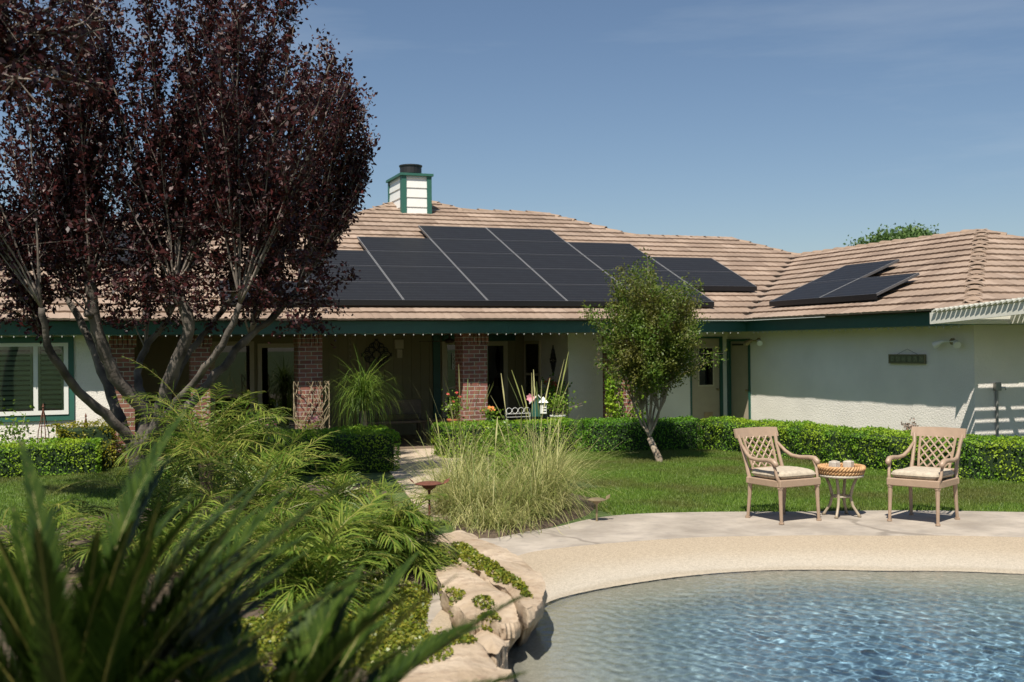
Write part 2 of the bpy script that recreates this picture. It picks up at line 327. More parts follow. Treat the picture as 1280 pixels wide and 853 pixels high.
def pool_mat():
    m = bpy.data.materials.new('pebble_plaster'); n, N, P = nodes(m); tc = N.new('ShaderNodeTexCoord'); sp = N.new('ShaderNodeSeparateXYZ'); n.links.new(tc.outputs['Object'], sp.inputs[0])
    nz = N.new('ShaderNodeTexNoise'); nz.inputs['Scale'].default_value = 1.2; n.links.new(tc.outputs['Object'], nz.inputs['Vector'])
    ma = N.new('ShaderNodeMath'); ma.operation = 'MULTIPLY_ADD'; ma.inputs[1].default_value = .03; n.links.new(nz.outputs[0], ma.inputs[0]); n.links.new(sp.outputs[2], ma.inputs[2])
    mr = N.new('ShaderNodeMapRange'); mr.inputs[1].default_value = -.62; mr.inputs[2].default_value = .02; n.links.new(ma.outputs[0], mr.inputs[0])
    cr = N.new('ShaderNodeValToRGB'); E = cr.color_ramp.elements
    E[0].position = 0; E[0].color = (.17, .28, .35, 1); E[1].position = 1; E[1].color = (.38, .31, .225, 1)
    for p, c in ((.30, (.22, .31, .35)), (.48, (.28, .36, .37)), (.64, (.44, .44, .36)), (.75, (.54, .46, .34)), (.79, (.36, .315, .245)), (.76, (.42, .36, .27)), (.81, (.42, .375, .305)), (.86, (.42, .37, .295)), (.93, (.385, .32, .235))):  # shallow underwater stops painted brighter to make up for weak light near the waterline
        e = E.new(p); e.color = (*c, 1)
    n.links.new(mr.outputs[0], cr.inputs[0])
    v = N.new('ShaderNodeTexVoronoi'); v.inputs['Scale'].default_value = 85; n.links.new(tc.outputs['Object'], v.inputs['Vector'])
    hs = N.new('ShaderNodeSeparateColor'); n.links.new(v.outputs['Color'], hs.inputs[0])
    m2 = N.new('ShaderNodeMapRange'); m2.inputs[3].default_value = .84; m2.inputs[4].default_value = 1.12; n.links.new(hs.outputs[0], m2.inputs[0])
    mx = N.new('ShaderNodeMix'); mx.data_type = 'RGBA'; mx.blend_type = 'MULTIPLY'; mx.inputs['Factor'].default_value = 1
    n.links.new(cr.outputs[0], mx.inputs['A']); n.links.new(m2.outputs[0], mx.inputs['B']); n.links.new(mx.outputs['Result'], P.inputs['Base Color'])
    P.inputs['Roughness'].default_value = .8; P.inputs['Specular IOR Level'].default_value = .25
    bp = N.new('ShaderNodeBump'); bp.inputs['Distance'].default_value = .003; n.links.new(v.outputs['Distance'], bp.inputs['Height']); n.links.new(bp.outputs[0], P.inputs['Normal'])
    return m
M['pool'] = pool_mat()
one = np.ones(NA)
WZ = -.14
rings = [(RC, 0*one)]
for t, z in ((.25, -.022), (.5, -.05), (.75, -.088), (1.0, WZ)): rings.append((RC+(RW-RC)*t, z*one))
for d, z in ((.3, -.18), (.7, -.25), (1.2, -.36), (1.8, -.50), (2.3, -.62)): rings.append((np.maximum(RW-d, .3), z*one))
rings.append((one*.02, -.75*one))
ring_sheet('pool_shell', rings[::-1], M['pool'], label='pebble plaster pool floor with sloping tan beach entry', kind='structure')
rings = [(RC, 0*one)]
for t in (.33, .66, 1): rings.append((RC+(RD-RC)*t, one*.004*t))
ring_sheet('pool_deck', rings[::1] if False else rings[::-1][::-1][::-1], M['deck'], label='pale stamped concrete pool deck', kind='structure')

def lawn_mat():
    m = bpy.data.materials.new('lawn_soil'); n, N, P = nodes(m); tc = N.new('ShaderNodeTexCoord')
    a = N.new('ShaderNodeTexNoise'); a.inputs['Scale'].default_value = .8; a.inputs['Detail'].default_value = 6; n.links.new(tc.outputs['Object'], a.inputs['Vector'])
    r = N.new('ShaderNodeValToRGB'); r.color_ramp.elements[0].position = .35; r.color_ramp.elements[1].position = .65
    r.color_ramp.elements[0].color = (.05, .085, .018, 1); r.color_ramp.elements[1].color = (.08, .12, .028, 1); n.links.new(a.outputs[0], r.inputs[0]); n.links.new(r.outputs[0], P.inputs['Base Color'])
    P.inputs['Roughness'].default_value = .95
    return m
M['lawn'] = lawn_mat()
rings = [(RD, 0*one-.004)]
for r in (12, 20, 40, 100, 400, 1500): rings.append((np.maximum(RD+.1, one*r), 0*one-.004))
ring_sheet('lawn', rings[::-1], M['lawn'], label='green lawn ground around the pool and the house', kind='structure')

# ---- water surface with real ripples
def water():
    m = bpy.data.materials.new('water'); n, N, P = nodes(m); N.remove(P)
    rf = N.new('ShaderNodeBsdfRefraction'); rf.inputs['IOR'].default_value = 1.33; rf.inputs['Roughness'].default_value = 0; rf.inputs['Color'].default_value = (.90, .96, 1.0, 1)
    
    gl = N.new('ShaderNodeBsdfGlossy'); gl.inputs['Roughness'].default_value = .02
    tc = N.new('ShaderNodeTexCoord'); nz = N.new('ShaderNodeTexNoise'); nz.inputs['Scale'].default_value = 14; nz.inputs['Detail'].default_value = 2
    n.links.new(tc.outputs['Object'], nz.inputs['Vector'])
    bp = N.new('ShaderNodeBump'); bp.inputs['Distance'].default_value = .006; bp.inputs['Strength'].default_value = 1; n.links.new(nz.outputs[0], bp.inputs['Height'])
    fr = N.new('ShaderNodeFresnel'); fr.inputs[0].default_value = 1.33; n.links.new(bp.outputs[0], fr.inputs['Normal'])
    for x in (gl,): n.links.new(bp.outputs[0], x.inputs['Normal'])
    m2 = N.new('ShaderNodeMixShader'); n.links.new(fr.outputs[0], m2.inputs[0]); n.links.new(rf.outputs[0], m2.inputs[1]); n.links.new(gl.outputs[0], m2.inputs[2])
    n.links.new(m2.outputs[0], N['Material Output'].inputs[0])
    nr = 420; V = []; 
    rr = np.linspace(0.004, 1.0, nr)
    na = 1500; th = np.linspace(-np.pi, np.pi, na, endpoint=False); rw = np.interp(th, TH, RW+.012, period=2*np.pi)
    X = PC[0]+np.outer(rr, rw*np.cos(th)); Y = PC[1]+np.outer(rr, rw*np.sin(th))
    Z = np.zeros_like(X)
    r2 = np.random.default_rng(3)
    for k in range(20):
        wl = r2.uniform(.065, .22); an = r2.normal(.75, .6); kk = 2*np.pi/wl; ph = r2.uniform(0, 6.28)
        Z += wl*.0064*np.sin(kk*(X*np.cos(an)+Y*np.sin(an))+ph+1.2*np.sin(X*r2.uniform(.5, 2)+Y*r2.uniform(.5, 2)))
    fade = np.clip((1-rr)*rw.mean()/.7, 0, 1)[:, None]
    V = np.stack([X, Y, WZ+Z*.55*(.02+.98*fade)], -1).reshape(-1, 3)
    i, j = np.meshgrid(np.arange(nr-1), np.arange(na), indexing='ij'); j2 = (j+1) % na
    F = np.stack([i*na+j, (i+1)*na+j, (i+1)*na+j2, i*na+j2], -1).reshape(-1, 4)
    npmesh('pool_water', V, F, m, smooth=True, label='rippled clear blue pool water', kind='structure')
water()
for o_ in bpy.data.objects:
    if o_.name == 'pool_water': o_.cycles.is_caustics_caster = True
    if o_.name == 'pool_shell': o_.cycles.is_caustics_receiver = True
sd.cycles.is_caustics_light = True

# ---- path slab from the porch
b = MB(); pp_ = [(-.6, .2), (-1.2, -3.6), (-2.1, -8.6), (-1.0, -8.6), (.1, -3.4), (1.1, .2)]; b.add([(x, y, .012) for x, y in pp_]+[(x, y, -.05) for x, y in pp_], [tuple(range(6)), tuple(range(11, 5, -1))]+[(i, i+6, (i+1) % 6+6, (i+1) % 6) for i in range(6)]); b.build('path', M['path'], label='pale concrete path leading to the porch', kind='structure')
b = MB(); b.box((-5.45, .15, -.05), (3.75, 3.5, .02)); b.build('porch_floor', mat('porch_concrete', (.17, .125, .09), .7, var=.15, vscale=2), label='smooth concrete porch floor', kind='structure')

# ---- planting bed (low mound)
def bed(out, cx, cy, hh, label):
    V = [(cx, cy, .02+hh)]; n = len(out)*6; pts = []
    for i in range(len(out)):
        a = Vector(out[i]); c = Vector(out[(i+1) % len(out)])
        for k in range(6): pts.append(a.lerp(c, k/6))
    R_ = (.15, .3, .45, .6, .75, .88, .95, 1)
    for t in R_:
        for p in pts:
            x = cx+(p.x-cx)*t; y = cy+(p.y-cy)*t
            z = .02+hh*(1-t**3)+.05*noise.noise(Vector((x*1.5, y*1.5, 0)))*(1-t**4)
            if t == 1: z = -.03
            V.append((x, y, z))
    F = []
    for j in range(n): F.append((0, 1+j, 1+(j+1) % n))
    for a in range(len(R_)-1):
        for j in range(n): F.append((1+a*n+j, 1+(a+1)*n+j, 1+(a+1)*n+(j+1) % n, 1+a*n+(j+1) % n))
    b = MB(); b.add(V, F); b.build('planting_bed', M['soil'], smooth=True, label=label, kind='structure')
bed([(-9.5, -20), (-9.5, -9.5), (-7.2, -7.2), (-5.2, -6.4), (-3.6, -5.0), (-2.2, -4.0), (-1.55, -4.6), (-1.9, -6.5), (-2.2, -8.6), (-2.2, -9.8), (-2.4, -10.7), (-2.9, -11.6), (-3.3, -12.6), (-3.6, -13.8), (-3.9, -15), (-4.1, -17), (-4.5, -20)], -4.6, -11.0, .2, 'mulched planting bed of dark soil')
bed([(-.75, -5.0), (.1, -5.6), (.3, -6.6), (.4, -7.8), (-.25, -8.75), (-1.0, -9.4), (-1.8, -9.85), (-2.15, -9.6), (-1.6, -8.0)], -.8, -7.9, .05, 'small soil bed under the feathery grass')

# ================================================================ HOUSE
P_ = .3874; CP, SP, TP = math.cos(P_), math.sin(P_), math.tan(P_)
YE, ZE = -.568, 2.4207; XW = 7.0373
house = empty('house', (1, 1, 0), 0, 'low stucco ranch house with tan tiled roof and brick porch pillars', 'house')
def hp(mb, name, m, parent=None, smooth=False, **k):
    o = mb.build(name, m, parent or house, smooth, **k)
    if parent is None: o.matrix_parent_inverse = house_inv
    return o
bpy.context.view_layer.update(); house_inv = Matrix.Translation((-1, -1, 0))

def tiles(name, org, eu, ev, nrm, poly, expo=.36, tw=.34, seed=1):
    """roof plane with real overlapping tiles; poly in (u,v) = along eave, up slope; eu/ev unit 3-vectors"""
    r = random.Random(seed); org, eu, ev, nrm = map(Vector, (org, eu, ev, nrm)); mb = MB()
    def span(v):
        xs = []
        for i in range(len(poly)):
            (u0, v0), (u1, v1) = poly[i], poly[(i+1) % len(poly)]
            if (v0 <= v < v1) or (v1 <= v < v0): xs.append(u0+(u1-u0)*(v-v0)/(v1-v0))
        xs.sort(); return [(xs[i], xs[i+1]) for i in range(0, len(xs)-1, 2)]
    vmax = max(p[1] for p in poly); k = 0; v = 0.0
    while v < vmax-.02:
        for lo, hi in span(v+expo*.45):
            u = lo; 
            first = True
            off = (k % 2)*tw*.5
            u0 = math.floor((lo-off)/tw)*tw+off
            while u0 < hi:
                a = max(u0, lo); c = min(u0+tw, hi)
                if c-a > .03:
                    lift = .044+r.uniform(-.003, .004); jit = r.uniform(-.004, .004); nseg = 4
                    vs = []
                    for q in range(nseg+1):
                        uu = a+(c-a-.004)*q/nseg; ph = (uu-u0)/tw
                        w = .006*abs(math.sin(math.pi*2*ph))
                        vb = v-.025+jit
                        vs.append(org+eu*uu+ev*(vb)+nrm*(lift-.034))
                        vs.append(org+eu*uu+ev*(vb)+nrm*(lift+w))
                        vs.append(org+eu*uu+ev*(v+expo)+nrm*(.008+w))
                    fs = []
                    for q in range(nseg):
                        i = q*3; fs += [(i, i+3, i+4, i+1), (i+1, i+4, i+5, i+2)]
                    fs += [(0, 1, 2), (nseg*3, nseg*3+2, nseg*3+1)]
                    mb.add(vs, fs)
                u0 += tw
        v += expo; k += 1
    return mb
def caps(mb, p0, p1, r0=.125, seg=.42, seed=0, flat=.62):
    p0, p1 = Vector(p0), Vector(p1); d = p1-p0; n = max(1, round(d.length/seg)); d1 = d.normalized()
    side = d1.cross(Vector((0, 0, 1))).normalized(); up = side.cross(d1).normalized(); rr = random.Random(seed)
    for i in range(n):
        a = p0+d*(i/n)-d1*.05; b_ = p0+d*((i+1)/n)+d1*.01; ra, rb = r0*rr.uniform(1.04, 1.12), r0*.88; vs = []; N_ = 8
        la = .022+rr.uniform(0, .012)
        for q, rad, lift in ((a, ra, la), (b_, rb, .005)):
            for inner in (0, 1):
                for j in range(N_+1):
                    an = math.pi*j/N_; rd = rad-(.022 if inner else 0)
                    vs.append(q+side*math.cos(an)*rd+up*(math.sin(an)*rd*flat+lift-.06))
        m_ = N_+1; fs = []
        for j in range(N_):
            fs.append((j, 2*m_+j, 2*m_+j+1, j+1)); fs.append((j, j+1, m_+j+1, m_+j))
            fs.append((m_+j, m_+j+1, 3*m_+j+1, 3*m_+j)); fs.append((2*m_+j, 3*m_+j, 3*m_+j+1, 2*m_+j+1))
        mb.add(vs, fs)

SL = lambda z: (z-ZE)/SP     # slope length at height z
def MR(x, z): return Vector((x, YE+(z-ZE)/TP, z))     # a point on the main roof plane
XVt, ZVt = 11.34, 4.178; APX = Vector((11.34, -2.56, 4.178)); YC = -2.56-4.30
# main roof outline (x, z)
out = [(-14.0, ZE), (XW, ZE), (XVt, ZVt), (10.25, 4.68), (7.42, 4.68), (5.66, 5.41), (3.45, 5.41), (2.42, 5.86), (.0, 4.91), (-.55, 4.68), (-14.0, 4.68)]
poly = [(x, SL(z)) for x, z in out]
nrm_m = Vector((0, -SP, CP)); org_m = Vector((0, YE, ZE))
roof = MB()
def solid_roof():
    b = MB(); top = [MR(x, z) for x, z in out]; n = len(top)
    vs = [Vector(p)-nrm_m*.01 for p in top]
    back = []
    for (x, z) in out[3:]:
        p = MR(x, z); back.append(Vector((x, p.y+(z-ZE)/TP, ZE)))
    vs2 = vs+back; nb = len(out)-3
    fs = [tuple(range(n))]
    for i in range(nb-1): fs.append((3+i, n+i, n+i+1, 3+i+1))
    fs.append((2, n, 3)); fs.append((0, n-1, n+nb-1))
    b.add(vs2, fs); return b
rb = hp(solid_roof(), 'roof', M['underlay'])
def rpart(mb, name, m, smooth=False):
    o = mb.build(name, m, rb, smooth); return o
rpart(tiles('tiles', org_m, (1, 0, 0), (0, CP, SP), nrm_m, poly, seed=1), 'tile_courses', M['tile'])
# wing roof: west face, south hip face
nrm_w = Vector((-SP, 0, CP)); org_w = Vector((XW, YE, ZE)); DV = (ZVt-ZE)/SP
# u along -Y from YE ; valley runs u = -v*cos
LW = YE-YC
polyw = [(0, 0), (LW, 0), (LW-DV*CP, DV), (-DV*CP, DV)]
wr = MB(); A_ = Vector((XW, YE, ZE)); B_ = Vector((XW, YC, ZE)); C_ = APX; D_ = Vector((XVt, YE+4.30, ZVt)); E_ = Vector((XW+8.6, YC, ZE)); F2 = Vector((XW+8.6, YE+8, ZE))
wr.add([A_-nrm_w*.01, B_-nrm_w*.01, C_, D_, E_, F2, Vector((XVt, YE+8, ZVt))], [(0, 1, 2, 3), (1, 4, 2), (4, 5, 6, 3, 2)])
rpart(wr, 'underlay', M['underlay'])
rpart(tiles('t', org_w, (0, -1, 0), (CP, 0, SP), nrm_w, polyw, seed=2), 'tile_courses', M['tile'])
polys = [(0, 0), (8.6, 0), (DV*CP, DV)]
rpart(tiles('t', (XW, YC, ZE), (1, 0, 0), (0, CP, SP), (0, -SP, CP), polys, seed=3), 'tile_courses', M['tile'])
cp_ = MB(); P3 = lambda x, z: MR(x, z)
for i, (a, c) in enumerate([((XVt, ZVt), (10.25, 4.68)), ((7.42, 4.68), (10.25, 4.68)), ((7.42, 4.68), (5.66, 5.41)), ((3.45, 5.41), (5.66, 5.41)), ((3.45, 5.41), (2.42, 5.86)), ((-.55, 4.68), (2.42, 5.86)), ((-14, 4.68), (-.55, 4.68))]):
    caps(cp_, P3(*a), P3(*c), seed=i)
caps(cp_, D_, C_, seed=11); caps(cp_, B_+Vector((.05, .05, .02)), C_, r0=.15, seg=.36, seed=12, flat=.5); caps(cp_, E_, C_, seed=13)
rpart(cp_, 'ridge_caps', M['cap'])
# fascia + soffit
fz0, fz1 = 2.185, 2.405
FI = .13
b = MB(); b.box((-14, YE+FI-.02, fz0), (XW+FI+.02, YE+FI+.02, fz1)); b.box((XW+FI-.02, YC+FI-.02, fz0), (XW+FI+.02, YE+FI-.02, fz1)); b.box((XW+FI+.02, YC+FI-.02, fz0), (XW+8.4, YC+FI+.02, fz1))
hp(b, 'fascia', M['green'])
b = MB(); b.box((-14, YE+FI+.02, 2.20), (XW+FI+.02, 3.6, 2.225)); b.box((XW+FI+.02, YC+FI+.02, 2.20), (XW+8.4, 3.6, 2.225)); hp(b, 'soffit', M['siding'])
# walls
XP = 3.79; XWW = 7.6; YWW = -6.3
for A_w, B_w in [((-14, 0, -.05), (-5.15, .15, 2.2)), ((-5.3, .15, -.05), (-5.15, 3.5, 2.2)), ((XP, 1.0, -.05), (6.66, 1.15, 2.2)), ((6.66, 1.0, 2.10), (7.44, 1.15, 2.2)), ((7.44, 1.0, -.05), (XWW, 1.15, 2.2)), ((XP, 1.15, -.05), (XP+.15, 3.5, 2.2)), ((XWW, YWW, -.05), (XWW+.15, .1, 2.2)), ((XWW, .1, 2.04), (XWW+.15, 1.0, 2.2)), ((XWW, .95, -.05), (XWW+.15, 1.15, 2.04)), ((XWW+.15, YWW, -.05), (15.4, YWW+.15, 2.2)), ((XP+.15, 3.5, -.05), (15.4, 3.65, 2.2)), ((15.25, YWW+.15, -.05), (15.4, 3.5, 2.2)), ((-14, .15, -.05), (-13.85, 3.5, 2.2))]: hp(MB().box(A_w, B_w), 'wall', M['stucco'])

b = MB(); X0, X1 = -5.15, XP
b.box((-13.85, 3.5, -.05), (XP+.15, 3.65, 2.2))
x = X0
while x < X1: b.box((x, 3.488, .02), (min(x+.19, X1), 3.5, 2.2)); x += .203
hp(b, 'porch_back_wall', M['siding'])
# pillars
pil = []
for x0, x1 in ((-5.17, -4.76), (-3.83, -3.5), (-1.96, -1.52), (1.17, 1.66), (4.33, 4.82)):
    b = MB(); b.bbox((x0, 0, 0), (x1, x1-x0 if x1-x0 > .4 else .4, 1.98), .004); o = hp(b, 'pillar', M['brick'])
    s_ = MB(); x = x0-.006; 
    while x < x1-.02: s_.bbox((x, -.006, 1.983), (x+.066, (x1-x0)+.006, 2.2), .004); x += .0765
    sm = s_.build('soldier_course', M['brick'], o)
# --- left window
def window_left():
    w = MB(); x0, x1, z0, z1 = -7.95, -5.82, .86, 2.06
    for a, c in (((x0-.09, -.03, z0-.1), (x1+.09, 0.0, z0)), ((x0-.09, -.03, z1), (x1+.09, 0, z1+.1)), ((x0-.09, -.03, z0), (x0, 0, z1)), ((x1, -.03, z0), (x1+.09, 0, z1))): w.box(a, c)
    t = hp(w, 'window', M['green_light'])
    f = MB()
    for a, c in (((x0, -.045, z0), (x1, 0.0, z0+.07)), ((x0, -.045, z1-.06), (x1, 0, z1)), ((x0, -.045, z0+.07), (x0+.06, 0, z1-.06)), ((x1-.07, -.045, z0+.07), (x1, 0, z1-.06)), ((-6.36, -.045, z0+.07), (-6.29, 0, z1-.06)), ((-7.45, -.045, z0+.07), (-7.4, 0, z1-.06))): f.box(a, c)
    f.build('frame', M['white'], t)
    k_ = MB(); k_.box((x0+.06, -.006, z0+.07), (x1-.07, -.002, z1-.06)); k_.build('dark_interior', M['black'], t); s = MB()
    for xa, xb in ((-7.39, -7.36), (-6.41, -6.37), (-6.29, -6.25), (-5.93, -5.89)): s.box((xa, -.028, z0+.07), (xb, -.008, z1-.06))
    for xa, xb in ((-7.4, -6.38), (-6.27, -5.9)):
        z = z0+.1
        while z < z1-.08:
            s.add([(xa+.03, -.028, z), (xb-.03, -.028, z), (xb-.03, -.008, z+.055), (xa+.03, -.008, z+.055)], [(0, 1, 2, 3)]); z += .082
    s.build('shutter', mat('shutter', (.6, .62, .5), .6), t)
    g = MB(); g.box((x0+.06, -.036, z0+.07), (x1-.07, -.030, z1-.06)); g.build('pane', M['glass'], t)
window_left()
def opening(name, x0, x1, z0, z1, y, fm, gm, fw=.06, mull=(), wall='y', parent=None):
    """frame + pane on a wall facing -Y at y (or facing -X at x=y when wall='x', x0..x1 then run along Y)"""
    def bx(mb, a, c):
        if wall == 'y': mb.box(a, c)
        else: mb.box((y+(a[1]-y), a[0], a[2]), (y+(c[1]-y), c[0], c[2]))
    f = MB(); e = .035
    for a, c in (((x0-fw, y-e, z0-(fw if z0 > .1 else 0)), (x1+fw, y, z0)), ((x0-fw, y-e, z1), (x1+fw, y, z1+fw)), ((x0-fw, y-e, z0), (x0, y, z1)), ((x1, y-e, z0), (x1+fw, y, z1))): bx(f, a, c)
    for m_ in mull: bx(f, (x0, y-e, m_), (x1, y-.01, m_+.05))
    o = hp(f, name, fm)
    g = MB(); bx(g, (x0, y-.022, z0), (x1, y-.014, z1)); g.build('pane', gm, o)
    d = MB(); bx(d, (x0, y-.006, z0), (x1, y-.002, z1)); d.build('dark_interior', M['black'], o)
    return o
opening('window', -3.05, -2.35, .1, 2.0, 3.488, M['cream'], M['glass_dark'], .09)
opening('window', -2.1, -1.35, .3, 1.95, 3.488, M['cream'], M['glass_dark'], .09)
o = opening('door', 1.95, 2.55, .05, 1.98, 3.488, M['cream'], M['glass_dark'], .12, mull=(1.0,))
hp(MB().box((1.62, 3.43, .02), (1.78, 3.485, 2.2)), 'porch_post', M['green'])
opening('sliding_door', 2.78, 3.28, .05, 1.95, 3.488, M['cream'], M['glass_dark'], .10)
hp(MB().box((1.83, 3.40, 2.06), (3.55, 3.45, 2.2)), 'door_header', M['green'])
opening('window', 2.55, 3.35, .55, 1.98, XP, M['cream'], M['glass'], .07, mull=(1.28,), wall='x')
# door one (white with dog flap)
def door1():
    d = MB(); d.bbox((6.70, 1.02, .06), (7.40, 1.06, 2.06), .004); t = hp(d, 'door', M['beige_door'])
    f = MB(); f.box((6.66, .985, 0), (6.70, 1.05, 2.10)); f.box((7.40, .985, 0), (7.47, 1.05, 2.10)); f.box((6.70, .985, 2.06), (7.40, 1.05, 2.10)); f.build('frame', M['green'], t)
    fr = MB(); x0, x1, z0, z1 = 6.86, 7.26, 1.02, 1.88
    for a, c in (((x0, 1.005, z0), (x1, 1.02, z0+.03)), ((x0, 1.005, z1-.03), (x1, 1.02, z1)), ((x0, 1.005, z0+.03), (x0+.03, 1.02, z1-.03)), ((x1-.03, 1.005, z0+.03), (x1, 1.02, z1-.03))): fr.box(a, c)
    fr.build('window_frame', M['cream'], t)
    MB().box((x0+.03, 1.012, z0+.03), (x1-.03, 1.016, z1-.03)).build('pane', M['glass_dark'], t)
    MB().box((x0+.03, 1.017, z0+.03), (x1-.03, 1.0195, z1-.03)).build('dark_interior', M['black'], t)
    k = MB(); k.tube([(7.34, 1.02, .95), (7.34, .985, .95)], [.02, .02]); k.lathe([(.0, -.028), (.022, -.02), (.028, 0), (.022, .02), (0, .028)], (7.34, .965, .95), 12, cap=False); k.build('handle', M['bronze'], t, smooth=True)
    p = MB(); p.box((7.0, 1.008, .16), (7.02, 1.02, .46)); p.box((7.2, 1.008, .16), (7.22, 1.02, .46)); p.box((7.02, 1.008, .44), (7.2, 1.02, .46)); p.box((7.02, 1.008, .16), (7.2, 1.02, .18)); p.box((7.02, 1.012, .18), (7.2, 1.018, .44)); p.build('pet_flap', M['bronze'], t)
door1()
def door2():
    d = MB(); d.bbox((7.62, .16, .05), (7.66, .90, 1.99), .004); t = hp(d, 'door', mat('tan_door', (.44, .37, .28), .55, var=.04))
    f = MB(); f.box((7.575, .10, 0), (7.65, .16, 2.04)); f.box((7.575, .90, 0), (7.65, 1.0, 2.04)); f.box((7.575, .16, 1.99), (7.65, .90, 2.04)); f.build('frame', M['green'], t)
    k = MB(); k.tube([(7.62, .22, .95), (7.58, .22, .95)], .015); k.lathe([(0, -.026), (.02, -.02), (.026, 0), (.02, .02), (0, .026)], (7.565, .22, .95), 12, cap=False); k.build('handle', M['bronze'], t, smooth=True)
    MB().box((7.60, .4, 1.90), (7.618, .82, 1.935)).build('door_closer', M['black'], t)
door2()
# chimney
def chimney():
    x0, x1, y0, y1, z0, z1 = 1.72, 2.42, 6.2, 7.5, 4.9, 6.13
    c = MB(); z = z0
    while z < z1-.05:
        zz = min(z+.235, z1); c.add([(x0-.02, y0-.02, z), (x1+.02, y0-.02, z), (x1+.02, y1, z), (x0-.02, y1, z), (x0, y0, zz), (x1, y0, zz), (x1, y1, zz), (x0, y1, zz)], [(0, 3, 2, 1), (4, 5, 6, 7), (0, 1, 5, 4), (1, 2, 6, 5), (2, 3, 7, 6), (3, 0, 4, 7)]); z = zz
    t = hp(c, 'chimney', M['white'])
    for x, y in ((x0-.03, y0-.03), (x1-.09, y0-.03)): MB().box((x, y, z0), (x+.12, y+.05, z1)).build('corner_board', M['green_light'], t)
    for y in (y0+.022, y1-.1): MB().box((x0-.032, y, z0), (x0+.02, y+.1, z1)).build('corner_board', M['green_light'], t)
    k = MB(); k.box((x0-.07, y0-.07, z1), (x1+.07, y1+.05, z1+.06)); k.build('cap', M['green_light'], t)
    v = MB(); v.lathe([(.2, 0), (.2, .05), (.27, .06), (.27, .22), (.29, .24), (.29, .27), (.05, .30)], ((x0+x1)/2, y0+.5, z1+.06), 20); v.build('flue_cowl', M['black'], t, smooth=False)
    fl = MB(); fl.box((x0-.1, y0-.12, z0+.2), (x1+.1, y0-.03, z0+.28)); 
chimney()
# roof vents are hidden by the panels and the tree

# ================================================================ SOLAR ARRAYS
def solar(label, org, eu, ev, nrm, cells, anchor):
    eu, ev, nrm, org = map(Vector, (eu, ev, nrm, org)); root = empty('solar_array', anchor, 0, label, 'solar panels', 'solar arrays on the roof')
    W_, H_ = 1.66, 1.026
    pm = MB(); g = .005; e = .016; th = .045
    pm.box((g+e, g+.012, .0), (W_-g-e, H_-g-.012, th-.003))
    me_o = pm.build('panel', M['cells'], root)
    def ringmesh(a, c, z0, z1):
        (x0, y0, x1, y1), (u0, v0, u1, v1) = a, c
        O = [(x0, y0), (x1, y0), (x1, y1), (x0, y1)]; I = [(u0, v0), (u1, v0), (u1, v1), (u0, v1)]
        vs = [(x, y, z0) for x, y in O]+[(x, y, z0) for x, y in I]+[(x, y, z1) for x, y in O]+[(x, y, z1) for x, y in I]; fs = []
        for k in range(4):
            l = (k+1) % 4; fs += [(k, l, l+8, k+8), (k+4, k+12, l+12, l+4), (k+8, l+8, l+12, k+12), (k, k+4, l+4, l)]
        return MB().add(vs, fs)
    ringmesh((g, g, W_-g, H_-g), (g+e, g+.012, W_-g-e, H_-g-.012), 0, th).build('frame', mat('panel_frame_rail', (.13, .13, .135), .4, metal=.5), me_o)
    for xa in (g+.002, W_-g-e+.002): MB().box((xa, g+.002, th), (xa+e-.004, H_-g-.002, th+.002)).build('edge_strip', M['frame_edge'], me_o)
    Rm = Matrix((eu, ev, nrm)).transposed().to_4x4(); first = True
    for (i, j0, j1) in cells:
        for j in range(j0, j1):
            o = me_o if first else copy_tree(me_o, root)
            first = False
            o.matrix_basis = Matrix.Translation(org+eu*(i*W_)+ev*(j*H_)-Vector(anchor)) @ Rm
        u0, u1, v = i*W_, (i+1)*W_, j0*H_
        q = [org+eu*u0+ev*(v-.002)+nrm*(th-.004), org+eu*u1+ev*(v-.002)+nrm*(th-.004), org+eu*u1+ev*(v-.03)+nrm*(-.055), org+eu*u0+ev*(v-.03)+nrm*(-.055)]
        q2 = [p-ev*.01 if False else p+ev*.012 for p in q]
        sk = MB(); sk.add([p-Vector(anchor) for p in q+q2], [(0, 3, 2, 1), (4, 5, 6, 7), (0, 1, 5, 4), (3, 7, 6, 2), (0, 4, 7, 3), (1, 2, 6, 5)])
        sk.build('skirt', M['frame_dark'], root)
    for (i, j0, j1) in cells:
        for fr in (.25, .75):
            for vv in ((j0+.15)*H_, (j1-.15)*H_):
                p = org+eu*((i+fr)*W_)+ev*vv-Vector(anchor); MB().tube([p-nrm*.11, p-nrm*.0], .02, 6).build('mounting_foot', M['alu'], root)
    return root
OFF = .125
om = Vector((0, 0, 2.6524))+nrm_m*OFF
solar('large staggered black solar array on the middle of the roof', om, (1, 0, 0), (0, CP, SP), nrm_m,
      [(-2, 0, 1), (-1, 0, 3), (0, 0, 4), (1, 0, 5), (2, 0, 5), (3, 0, 4), (4, 1, 3)], (om.x, om.y, om.z))
ol = MR(-7.7, 3.45)+nrm_m*OFF
solar('long black solar array behind the purple tree on the left roof', ol, (1, 0, 0), (0, CP, SP), nrm_m, [(-2, 0, 2), (-1, 0, 2), (0, 0, 2), (1, 0, 2)], tuple(ol))
ow = Vector((XW+.56*CP, -.778, ZE+.56*SP))+nrm_w*OFF
solar('small three panel black solar array on the right wing roof', ow, (0, -1, 0), (CP, 0, SP), nrm_w, [(0, 0, 2), (1, 0, 1)], tuple(ow))

